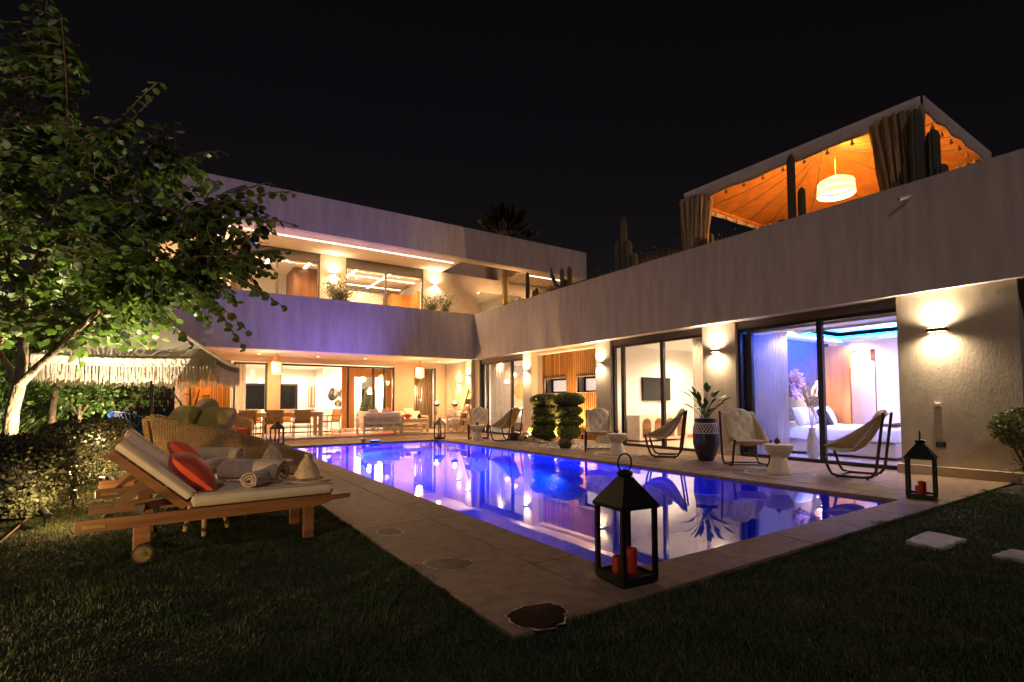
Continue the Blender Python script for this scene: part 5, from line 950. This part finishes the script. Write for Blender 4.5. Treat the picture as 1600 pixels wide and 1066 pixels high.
# ---- palm through the roof
t = thing('palm_tree', 'dark fan palm rising through the roof opening', 'palm tree', (11.25, 17.5, 4.7)); MB().tube([(0, 0, 0), (.02, 0, 1.0), (-.02, .05, 2.2), (0, .05, 3.2)], [.16, .14, .13, .14], 12).build('trunk', 'palm_bark', t, smooth=True)
n = 160; a = RNG.uniform(0, 2 * PI, n); p = np.stack([.12 * np.cos(a), .05 + .12 * np.sin(a), 2.75 + RNG.uniform(0, .5, n)], 1); np_mesh('leaf_bases', leaves(p, np.stack([np.cos(a), np.sin(a), 1.0 + 0 * a], 1), np.stack([-np.sin(a), np.cos(a), 0 * a], 1) + .3, np.full(n, .3), width=.25), OVAL_F, 'palm_bark', t, 'stuff')
for k in range(26):
    a = k * 2.4; el = random.uniform(.15, 1.35); L = random.uniform(.7, 1.0); d = Vector((math.cos(a) * math.cos(el), math.sin(a) * math.cos(el), math.sin(el))); o = Vector((0, .05, 3.2)); tip = o + d * L
    fr = MB().tube([o, o + d * L * .5 + Vector((0, 0, .05)), tip], .012, 5).build('frond_stalk', 'leaf_palm', t); s_ = d.orthogonal().normalized(); n2 = d.cross(s_); m_ = 26; an = np.linspace(-1.5, 1.5, m_)
    ax = np.array([list(d * math.cos(q) + s_ * math.sin(q) - Vector((0, 0, .25))) for q in an]); np_mesh('fan', leaves(np.repeat(np.array([list(tip)]), m_, 0), ax, np.repeat(np.array([list(n2)]), m_, 0), np.full(m_, .62), width=.10), OVAL_F, 'leaf_palm', fr)
# ---- balcony pots
def pot_bush(loc, h, sp, label, n=900):
    t = thing('potted_bush', label, 'potted plant', loc, 0, 'potted bushes on the balcony'); MB().lathe([(.15, 0), (.2, .08), (.26, .30), (.27, .33), (.24, .33), (.001, .28)], 24).build('pot', 'pot_clay', t, smooth=True)
    P = []; A = []
    for k in range(16):
        a = k * 2.4; r = sp * random.uniform(.4, 1); hh = h * random.uniform(.6, 1.05); pts = [Vector((0, 0, .28)), Vector((r * .35 * math.cos(a), r * .35 * math.sin(a), .28 + hh * .45)), Vector((r * math.cos(a), r * math.sin(a), .28 + hh * .85))]; MB().tube(pts, [.012, .009, .004], 5).build('branch', 'twig', t)
        for j in range(n // 16): q = random.uniform(.25, 1.05); c = pts[0].lerp(pts[1], min(1, q * 2)) if q < .5 else pts[1].lerp(pts[2], (q - .5) * 2); P.append(list(c + Vector((random.gauss(0, .07), random.gauss(0, .07), random.gauss(0, .06)))))
    P = np.array(P); np_mesh('foliage', leaves(P, RNG.normal(size=P.shape) + np.array([0, 0, .3]), RNG.normal(size=P.shape), RNG.uniform(.035, .07, len(P)), width=.6), OVAL_F, 'leaf_olive', t, 'stuff')
pot_bush((4.45, 17.1, 3.9), 1.1, .62, 'bushy potted shrub between the two upper windows', 2200); pot_bush((7.75, 17.1, 3.9), 1.0, .46, 'airy potted shrub at the right upper window'); pot_bush((8.35, 17.15, 3.85), 1.15, .34, 'slender potted shrub nearest the roof opening', 700)
for x, y in ((4.45, 17.1), (7.75, 17.1), (8.35, 17.15)): tag(MB().box(x - .2, x + .2, y - .2, y + .2, ZF, 3.9 if x < 8.3 else 3.85).build('pot_stand', 'plaster'), 'plain stand under the balcony pot ' + {4.45: 'between the windows', 7.75: 'at the right window', 8.35: 'by the roof opening'}[x], 'stand')
# ================================================================ GARDEN
# ---- big tree at the left
TB = PD(14, 690, 5.55); TB = Vector((TB.x, TB.y, 0))
tree = thing('garden_tree', 'large floodlit tree with round drooping leaves, nearest on the left', 'tree', TB)
def W(u, v, d): return PD(u, v, d)
limbs = [
    ([TB, W(14, 690, 5.55), W(20, 640, 5.5), W(30, 602, 5.5)], [.085, .068, .058, .055]),
    ([W(30, 602, 5.5), W(36, 560, 5.52), W(36, 534, 5.55), W(33, 504, 5.6), W(36, 455, 5.6)], [.05, .046, .042, .038, .035]),
    ([W(30, 602, 5.5), W(60, 572, 5.4), W(105, 531, 5.2), W(160, 480, 5.1), W(215, 445, 5.0)], [.045, .036, .030, .023, .013]),
    ([W(36, 455, 5.6), W(52, 420, 5.6), W(70, 380, 5.5), W(82, 328, 5.4), W(101, 260, 5.3), W(108, 213, 5.3), W(102, 140, 5.3), W(98, 82, 5.3), W(95, 23, 5.3)], [.036, .033, .03, .024, .018, .013, .010, .008, .004]),
    ([W(36, 455, 5.6), W(15, 428, 5.8), W(8, 370, 6.0), W(5, 300, 6.1), W(10, 200, 6.1)], [.034, .03, .025, .02, .01]),
    ([W(70, 380, 5.5), W(150, 350, 5.3), W(240, 330, 5.0), W(330, 330, 4.8)], [.026, .02, .015, .008]),
    ([W(101, 260, 5.3), W(150, 225, 5.2), W(207, 187, 5.1), W(240, 150, 5.05)], [.015, .011, .008, .004]),
    ([W(160, 480, 5.1), W(230, 420, 4.9), W(310, 400, 4.8), W(380, 400, 4.75)], [.026, .02, .013, .006]),
    ([W(36, 500, 5.6), W(-60, 430, 5.4), W(-120, 360, 5.2)], [.03, .02, .01]),
    ([W(30, 600, 5.5), W(5, 560, 5.7), W(-30, 500, 5.9)], [.04, .03, .02]),
    ([W(82, 328, 5.4), W(160, 280, 5.5), W(250, 250, 5.5), W(330, 245, 5.4)], [.02, .014, .01, .004]),
    ([W(50, 430, 5.6), W(80, 400, 6.1), W(130, 370, 6.6)], [.028, .02, .01]),
    ([W(10, 300, 6.1), W(40, 180, 6.0), W(55, 80, 5.9), W(50, 5, 5.8)], [.02, .015, .01, .004])]
for i, (p_, r_) in enumerate(limbs): MB().tube(p_, r_, 10).build('trunk' if i == 0 else 'limb', 'bark', tree, smooth=True, w=True)
LP = []
for p_, r_ in limbs[1:]:
    for a, b_ in zip(p_[:-1], p_[1:]):
        for k in range(6): LP.append(a.lerp(b_, k / 6))
LPn = np.array([list(p) for p in LP])
def inE(c, r):
    d = RNG.normal(size=3); d /= np.linalg.norm(d); return np.array(c) + d * np.array(r) * RNG.uniform(.35, 1) ** .5
ELL = [(W(80, 350, 5.6), (1.05, .9, 1.15), 300), (W(250, 400, 5.1), (.8, .7, .75), 300), (W(60, 130, 5.8), (.5, .6, .85), 90), (W(150, 500, 5.3), (.8, .6, .35), 90), (W(380, 370, 5.0), (.40, .4, .55), 50), (W(-60, 350, 5.6), (.6, .6, .9), 60), (W(215, 260, 5.5), (.65, .5, .45), 100), (W(20, 480, 5.6), (.6, .6, .4), 30)]
LV = []; solo = []; tw = MB()
def twig(a, b_, solo_=False, sag=.10, sp=.058, size=.078, start=.25):
    a, b_ = Vector(a), Vector(b_); L = (b_ - a).length; n = max(4, int(L / sp)); d = (b_ - a).normalized(); s_ = d.cross(Vector((0, 0, 1)));
    s_ = s_.normalized() if s_.length > .1 else Vector((1, 0, 0)); pts = []
    for i in range(n + 1): q = i / n; pts.append(a.lerp(b_, q) + Vector((0, 0, sag * L * 4 * q * (1 - q))))
    tw.tube(pts[:: max(1, n // 5)] + [pts[-1]], [.006] * len(pts[:: max(1, n // 5)]) + [.002], 4)
    for i in range(int(n * start), n + 1):
        p = pts[i]; sg = 1 if i % 2 else -1; sz = size * random.uniform(.75, 1.2) * (1 - .35 * (i / n) ** 4)
        ax = s_ * sg * random.uniform(.4, .9) + Vector((0, 0, -random.uniform(.25, 1.0))) + d * .35; nr = s_ * sg * .5 + Vector((random.gauss(0, .35), random.gauss(0, .35), .7))
        (solo if solo_ else LV).append((list(p + ax.normalized() * .012), list(ax), list(nr), sz))
for c, r, n in ELL:
    for _ in range(n):
        T = inE(c, r); k = np.argmin(((LPn - T) ** 2).sum(1) + .15 * RNG.random(len(LPn))); A = LPn[k]
        if np.linalg.norm(T - A) < .22: T = A + unit(T - A) * .35
        twig(A, T, size=RNG.uniform(.075, .10))
for (u0, v0, d0, u1, v1, d1) in ((108, 213, 5.3, 95, 20, 5.25), (160, 225, 5.2, 248, 128, 5.0), (150, 262, 5.2, 210, 188, 5.0), (250, 265, 5.4, 345, 236, 5.2), (330, 330, 4.8, 455, 300, 4.7), (330, 345, 4.8, 462, 352, 4.65), (320, 400, 4.8, 430, 432, 4.7), (300, 410, 4.9, 446, 482, 4.75), (280, 430, 4.9, 382, 545, 4.8), (240, 420, 4.9, 385, 515, 4.75), (330, 325, 4.8, 420, 285, 4.9), (60, 120, 5.6, 75, -10, 5.4), (240, 330, 5.0, 330, 280, 4.9), (210, 450, 5, 300, 540, 4.9), (380, 400, 4.75, 452, 392, 4.6)):
    twig(W(u0, v0, d0), W(u1, v1, d1), True, .06, .055, .088, .1)
random.shuffle(solo); rest = solo[290:]; solo = solo[:290]; LV += rest
A_ = [np.array(x) for x in zip(*LV)]
np_mesh('crown', leaves(A_[0], A_[1], A_[2], A_[3], LOBE), LOBE_F, 'leaf_tree', tree, 'stuff', off=ROOT[tree.name])
tw.build('twigs', 'twig', tree, w=True); tree.children[-1]['kind'] = 'stuff'
lm = bpy.data.meshes.new('leaf'); lm.from_pydata([tuple(p) for p in LOBE], [], LOBE_F); lm.materials.append(MT['leaf_tree'])
for p, ax, nr, sz in solo:
    a = Vector(ax).normalized(); b_ = Vector(nr).cross(a).normalized(); n_ = a.cross(b_); o = bpy.data.objects.new('leaf', lm); col.objects.link(o); o.parent = tree
    M_ = Matrix((a, b_, n_)).transposed().to_4x4() @ Matrix.Scale(sz * K, 4); M_.translation = (Vector(p) - TB) * K; o.matrix_local = M_
def up(u, v, dep, aim, pw, label, colr=WARM2, cone=110):
    p = PD(u, v, dep); spike((p.x, p.y, -.02), aim, pw, label, colr, cone)
spike((TB.x + .62, TB.y - .55, 0), (-.10, .10, 1), 105, 'spotlight at the foot of the large tree', (1, .80, .50), 100); spike((TB.x + .75, TB.y + .55, 0), (.1, -.10, 1), 62, 'spotlight behind the near hedge below the tree branches', (1, .82, .52), 110)
spike((-1.75, 2.75, 0), (.75, .45, .10), 11, 'assumed spotlight out of view on the lawn, lighting the near lounger', (1, .66, .30), 95)  # lamp assumed from the lit lounger side, placed out of view at left
spike((-1.95, 4.7, 0), (.16, .22, 1), 22, 'added spotlight out of view on the lawn, brightening the front of the tree crown', (1, .85, .5), 62)  # extra lamp out of view, added to lighten the crown
# ---- hedges
def hedge(loc, r, label, n=9000, tilt=0):
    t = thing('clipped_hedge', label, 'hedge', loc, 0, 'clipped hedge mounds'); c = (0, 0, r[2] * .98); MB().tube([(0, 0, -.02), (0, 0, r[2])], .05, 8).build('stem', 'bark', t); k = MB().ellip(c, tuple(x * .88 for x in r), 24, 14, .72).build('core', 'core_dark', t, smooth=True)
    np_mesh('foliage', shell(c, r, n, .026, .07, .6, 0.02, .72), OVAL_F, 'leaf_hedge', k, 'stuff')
hedge((-1.28, 6.72, 0), (.46, .50, .39), 'clipped round hedge at the left edge, nearest', 11000); hedge((-1.06, 9.05, 0), (.48, .55, .43), 'clipped round hedge in the middle, behind the near one', 9000); hedge((-1.02, 11.6, 0), (.42, .6, .42), 'clipped hedge farthest back, next to the parasol pole', 7000)
spike((-.93, 6.05, 0), (-.5, .72, .5), 1.6, 'spotlight shining onto the nearest clipped hedge', (1, .72, .35), 120); spike((-.66, 8.3, 0), (-.5, .6, .5), 1.8, 'spotlight shining onto the middle clipped hedge', (1, .72, .35), 130); spike((-.52, 10.6, 0), (-.5, .7, .5), 2.2, 'spotlight shining onto the farthest clipped hedge', (1, .72, .35), 130)
for x, y, pw in ((-.80, 5.98, 1.6), (-.52, 8.2, 4.5), (-.40, 10.5, 4)): lamp('POINT', (x, y, .22), pw, (1, .62, .24), .02)  # bare point lamps without fixtures, added for spill beside the hedge spotlights
# ---- reeds, small trees, backdrop plants
for i, (x, y, n, h, l_) in enumerate(((-2.1, 9.6, 420, 1.25, 'tall arching grass clump behind the tree trunk'), (-2.9, 9.2, 320, 1.6, 'tall arching grass clump at the left edge'), (-1.75, 10.6, 260, .95, 'arching grass clump behind the middle hedge'))):
    base = np.stack([x + RNG.normal(size=n) * .14, y + RNG.normal(size=n) * .14, np.zeros(n)], 1); V, F = blades(base, RNG.uniform(.6, 1, n) * h, np.full(n, .007), RNG.uniform(.2, .85, n), .9, 5); t = thing('ornamental_grass', l_, 'grass', (x, y, 0), 0, 'ornamental grass clumps'); np_mesh('blades', V, F, 'reed', t, 'stuff', off=(x, y, 0))
def small_tree(loc, forks, rad, n, label, leafm='leaf_bright', size=.085, lw=.8, h=1.1):
    t = thing('small_tree', label, 'tree', loc, 0, 'small garden trees'); L = Vector(loc); P = []
    MB().tube([(0, 0, 0), (.03, 0, h * .5), (.06, .02, h)], [.06, .05, .045], 9).build('trunk', 'bark', t, smooth=True)
    for (dx, dy, dz) in forks: e = Vector((dx, dy, dz)); s_ = Vector((.06, .02, h)); mid = s_.lerp(e, .5) + Vector((.05, 0, .04)); MB().tube([s_, mid, e], [.04, .03, .015], 7).build('limb', 'bark', t, smooth=True); P += [s_.lerp(e, q) for q in (.6, .8, 1)]
    pts = np.array([list(random.choice(P)) for _ in range(n)]) + RNG.normal(size=(n, 3)) * rad; np_mesh('crown', leaves(pts, RNG.normal(size=(n, 3)) + np.array([0, 0, -.3]), RNG.normal(size=(n, 3)) + np.array([0, 0, .8]), RNG.uniform(.6, 1.2, n) * size, width=lw), OVAL_F, leafm, t, 'stuff')
small_tree((-1.72, 11.2, 0), ((.5, 0, 1.9), (-.5, .2, 1.9), (.2, -.3, 2.2)), .30, 2600, 'slim lit tree left of the parasol pole, behind the hedges', h=1.35)
small_tree((-1.75, 14.2, 0), ((.55, 0, 1.7), (-.6, .2, 1.6), (.0, -.3, 1.9)), .28, 2200, 'forked lit tree under the parasol fringe', h=.85); small_tree((-1.15, 14.6, 0), ((.75, -.1, 1.7), (-.2, .1, 1.5), (.35, .2, 1.8)), .22, 1300, 'second forked lit tree, right beside the other under the fringe', h=.75)
small_tree((.25, 17.4, 0), ((.35, 0, 1.5), (-.35, .1, 1.5), (.1, -.2, 1.6)), .10, 160, 'bare forked shrub in the dark left of the entrance door', 'leaf_olive', .05, .5, .55)
spike((-1.4, 13.7, 0), (-.15, .3, 1), 18, 'spotlight below the forked lit trees', (1, .82, .5), 115); spike((-1.35, 10.75, 0), (-.2, .25, 1), 15, 'spotlight at the foot of the slim lit tree', (1, .82, .5), 105); spike((-2.3, 8.9, 0), (-.1, .5, 1), 26, 'spotlight below the tall arching grass', (1, .85, .5), 125)
def big_shrub(loc, r, n, label, m_='leaf_bright', size=.10):
    t = thing('background_shrub', label, 'shrub', loc, 0, 'background shrubs'); MB().tube([(0, 0, 0), (0, 0, r[2])], .05, 6).build('stem', 'twig', t); P = unit(RNG.normal(size=(n, 3))) * np.array(r) * RNG.uniform(.45, 1, (n, 1)) ** .6 + np.array([0, 0, r[2]]); P = P[P[:, 2] > .03]
    np_mesh('foliage', leaves(P, RNG.normal(size=P.shape) + np.array([0, 0, -.4]), RNG.normal(size=P.shape) + np.array([0, 0, .7]), RNG.uniform(.6, 1.2, len(P)) * size, width=.5), OVAL_F, m_, t, 'stuff')
big_shrub((-3.2, 11.5, 0), (.9, .9, 1.2), 4200, 'leafy green shrub behind the tall grass'); big_shrub((-2.6, 13.4, 0), (.8, .8, .95), 3600, 'lower leafy shrub behind the slim lit tree'); big_shrub((-4.6, 10.2, 0), (1.1, 1.0, 1.6), 4200, 'tall leafy shrub at the far left')
big_shrub((-3.6, 17.5, 0), (1.2, 1.0, 1.6), 3200, 'dark shrub behind the blue string chairs', 'leaf_palm'); big_shrub((-1.6, 19.5, 0), (1.2, .8, 1.5), 3200, 'dark shrub left of the entrance door', 'leaf_palm'); big_shrub((-2.6, 18.6, 0), (1.0, .8, 1.4), 2600, 'dark shrub behind the timber post', 'leaf_palm')
gw = thing('garden_wall', 'plain garden boundary wall behind the shrubs', 'wall', (-6, 14, 0)); MB().box(-6.2, -6, -4, 22, 0, 2.2).build('wall', 'render', gw, w=True); MB().box(-6.25, -5.95, -4, 22, 2.2, 2.28).build('coping', 'limestone', gw, w=True)
t = thing('pergola_post', 'timber post standing behind the hedges under the fringe', 'post', (-2.35, 16.2, 0)); MB().box(-.08, .08, -.08, .08, 0, 2.1).build('post', 'teak', t); MB().box(-.11, .11, -.11, .11, 0, .08).build('foot', 'black_metal', t)
def string_chair(loc, rz, label):
    t = thing('string_chair', label, 'chair', loc, rz, 'blue string chairs'); N = 36
    rim = [Vector((.40 * math.cos(a) * 1.0 - .05 - .18 * max(0, -math.cos(a)), .42 * math.sin(a), .62 - .30 * math.cos(a))) for a in [2 * PI * k / N for k in range(N)]]; c = [Vector((-.02 + .12 * math.cos(2 * PI * k / N), .12 * math.sin(2 * PI * k / N), .30)) for k in range(N)]
    MB().tube(rim + [rim[0]], .014, 8).build('rim', 'blue_plastic', t, smooth=True); MB().tube(c + [c[0]], .008, 6).build('inner_ring', 'black_metal', t)
    for k in range(N): MB().tube([rim[k], rim[k].lerp(c[k], .5) - Vector((0, 0, .05)), c[k]], .006, 4).build('string', 'blue_plastic', t)
    for k in range(3): a = k * 2.094; MB().tube([(.1 * math.cos(a), .1 * math.sin(a), .30), (.3 * math.cos(a), .3 * math.sin(a), 0)], .01, 6).build('leg', 'black_metal', t)
string_chair((*PY(214, 690, 14.2).xy, 0), 1.0, 'blue string chair left of the parasol pole'); string_chair((.15, 16.6, 0), -1.9, 'blue string chair farther back, right of the parasol pole')
t = thing('garden_table', 'low dark garden table beside the blue string chair', 'table', (-.25, 14.4, 0)); MB().box(-.35, .35, -.3, .3, .42, .45).build('table_top', 'teak_dark', t)
for x in (-.3, .3): MB().beam((x, -.25, 0), (x, .25, .42), .03, .03).build('leg', 'black_metal', t); MB().beam((x, .25, 0), (x, -.25, .42), .03, .03).build('leg', 'black_metal', t)
# ---- shrub at right
t = thing('garden_shrub', 'bushy green shrub at the right edge by the rough wall', 'shrub', (8.62, 1.72, 0)); P = unit(RNG.normal(size=(5200, 3))) * np.array([.40, .36, .25]) * RNG.uniform(.5, 1, (5200, 1)) ** .4 + np.array([0, 0, .72])
for k in range(9): a = k * .7; MB().tube([(.03 * math.cos(a), .03 * math.sin(a), 0), (.08 * math.cos(a), .08 * math.sin(a), .3), (.24 * math.cos(a), .22 * math.sin(a), .66)], [.014, .011, .006], 6).build('branch', 'twig', t, smooth=True)
np_mesh('foliage', leaves(P, RNG.normal(size=P.shape), RNG.normal(size=P.shape), RNG.uniform(.02, .038, 5200), width=.7), OVAL_F, 'leaf_topiary', t, 'stuff')
P = RNG.normal(size=(260, 3)) * np.array([.10, .10, .12]) + np.array([0, 0, .3]); P[:, 2] = np.abs(P[:, 2]); np_mesh('low_sprigs', leaves(P, RNG.normal(size=P.shape), RNG.normal(size=P.shape), RNG.uniform(.02, .04, 260), width=.6), OVAL_F, 'leaf_topiary', t, 'stuff')
tag(MB().grid(lambda u, v: (8.1 + 1.2 * u, .9 + 1.05 * v, -.02 + .05 * math.sin(PI * u) * math.sin(PI * v)), 10, 10).build('flower_bed', 'soil', smooth=True), 'bare soil bed under the bushy shrub at the right', 'soil', kind='structure')
# ---- stepping stones, cable, stains
def stone(pts, label, z=.0):
    n = len(pts); c = sum((Vector(p) for p in pts), Vector((0, 0))) / n; Q = []
    for i in range(n):
        a, b_ = Vector(pts[i]), Vector(pts[(i + 1) % n])
        for k in range(6): q = a.lerp(b_, k / 6); Q.append((q.x + random.gauss(0, .006), q.y + random.gauss(0, .006)))
    o = MB().prism(Q, -.05, z).build('stepping_stone', 'limestone', bevel=.008); tag(o, label, 'stepping stone', 'stepping stones in the lawn')
def qd(*px_): return [tuple(G(u, v, 0).xy) for u, v in px_]
stone(qd((1413, 844), (1470, 857), (1508, 841), (1448, 829)), 'pale square stepping stone in the lawn right of the pool'); stone(qd((1552, 866), (1640, 880), (1650, 868), (1580, 857)), 'pale stepping stone cut by the right edge of the picture')
cp = [(-30, 875), (0, 850), (40, 815), (75, 790), (95, 775), (112, 755), (140, 742), (150, 728)]
tag(MB().tube([Vector((*G(u, v).xy, .004 + .01 * math.sin(i))) for i, (u, v) in enumerate(cp)], .007, 6).build('garden_cable', 'twig', smooth=True), 'loose cable running over the lawn past the hedges', 'cable')
clear('wet', 1.33, (.42, .38, .34), gl=.15, rough=.12); clear('dry_film', 1.33, (.85, .84, .74), gl=.12, rough=.2); mat('mineral', (.52, .43, .33), .7, var=.3, scale=30)
def stain(cu, cv, du, dv, label, seed, rim=True):
    rr = random.Random(seed); N = 72; ph = [rr.random() * 6 for _ in range(4)]
    def rad(a): return 1 + .14 * math.sin(a + ph[3]) + .08 * math.sin(2 * a + ph[0]) + .06 * math.sin(3 * a + ph[1]) + .035 * math.sin(7 * a + ph[2]) + .03 * math.sin(13 * a + ph[3]) + .02 * math.sin(19 * a)
    P = [G(cu + du * rad(2 * PI * k / N) * math.cos(2 * PI * k / N), cv + dv * rad(2 * PI * k / N) * math.sin(2 * PI * k / N)) for k in range(N)]; c = sum(P, Vector()) / N
    t = thing('puddle', label, 'puddle', (c.x, c.y, 0), 0, 'dried puddles on the deck'); v = [(p.x, p.y, .0045) for p in P]
    MB().add(v, [tuple(range(N))]).build('wet_film', 'dry_film' if rim else 'wet', t, w=True); b = MB()
    wv = [max(0, .35 + .65 * math.sin(k * .31 + seed) * math.sin(k * .83 + 1)) for k in range(N)]; b.add([(p.x, p.y, .0038) for p in P] + [tuple((p + (p - c).normalized() * (.0015 + .016 * wv[k])).to_2d()) + (.003,) for k, p in enumerate(P)], [(k, (k + 1) % N, N + (k + 1) % N, N + k) for k in range(N)]); b.build('mineral_rim', 'mineral' if rim else 'travertine_pale', t, w=True)
stain(704, 883, 34, 10, 'pale rimmed puddle on the deck, middle of three', 3); stain(845, 962, 46, 19, 'large dark puddle at the near corner of the deck', 5, False); stain(612, 832, 18, 6, 'small pale rimmed puddle on the deck, farthest of three', 8)
# ---- lawn blades (uncountable)
def scatter(x0, x1, y0, y1, dens):
    n = int((x1 - x0) * (y1 - y0) * dens); return np.stack([RNG.uniform(x0, x1, n), RNG.uniform(y0, y1, n)], 1)
B = []
for y0, y1, dn in ((1.0, 3.2, 12500), (3.2, 5.5, 8000), (5.5, 9, 3800), (9, 16, 1200)):
    B.append(scatter(-2.6 if y0 < 9 else -2.2, 1.30, y0, y1, dn))
B.append(scatter(1.30, 4.2, -.6, 1.97, 11500)); B.append(scatter(4.2, 8.4, -.4, 1.97, 6000)); B.append(scatter(.2, 1.3, .2, 1.0, 8000))
ey = RNG.uniform(2, 15.5, 9000); B.append(np.stack([1.30 + np.abs(RNG.normal(size=9000)) * .022 * (1 + .8 * np.sin(ey * 5.3) * np.sin(ey * 1.9)), ey], 1)); ex = RNG.uniform(1.3, 8.3, 11000); B.append(np.stack([ex, 1.97 + np.abs(RNG.normal(size=11000)) * .022 * (1 + .8 * np.sin(ex * 4.7) * np.sin(ex * 2.3))], 1))
B = np.concatenate(B); keep = np.hypot(B[:, 0], B[:, 1]) > 1.2
q1 = np.array(qd((1413, 844), (1470, 857), (1508, 841), (1448, 829))); 
for s0, s1 in ((q1.min(0), q1.max(0)),): keep &= ~((B[:, 0] > s0[0] + .03) & (B[:, 0] < s1[0] - .03) & (B[:, 1] > s0[1] + .02) & (B[:, 1] < s1[1] - .02))
q2 = np.array(qd((1552, 866), (1640, 880), (1650, 868), (1580, 857))); keep &= ~((B[:, 0] > q2[:, 0].min() + .03) & (B[:, 0] < q2[:, 0].max()) & (B[:, 1] > q2[:, 1].min() + .02) & (B[:, 1] < q2[:, 1].max() - .02))
B = B[keep]; n = len(B)
pat = (.75 + .25 * np.sin(B[:, 0] * 2.3 + 1.3 * np.sin(B[:, 1] * 1.7)) * np.sin(B[:, 1] * 2.9 + np.sin(B[:, 0] * 3.1))) * (.8 + .35 * np.sin(B[:, 0] * 11 + 2 * np.sin(B[:, 1] * 7)) * np.sin(B[:, 1] * 13 + np.sin(B[:, 0] * 9)))
V, F = blades(np.column_stack([B, np.full(n, -.03)]), RNG.uniform(.026, .060, n) * pat, RNG.uniform(.0015, .0030, n), RNG.uniform(.2, 1.0, n), .5, 2)
tag(np_mesh('grass_blades', V, F, 'grass'), 'short dark grass of the lawn round the pool deck', 'grass', kind='stuff')
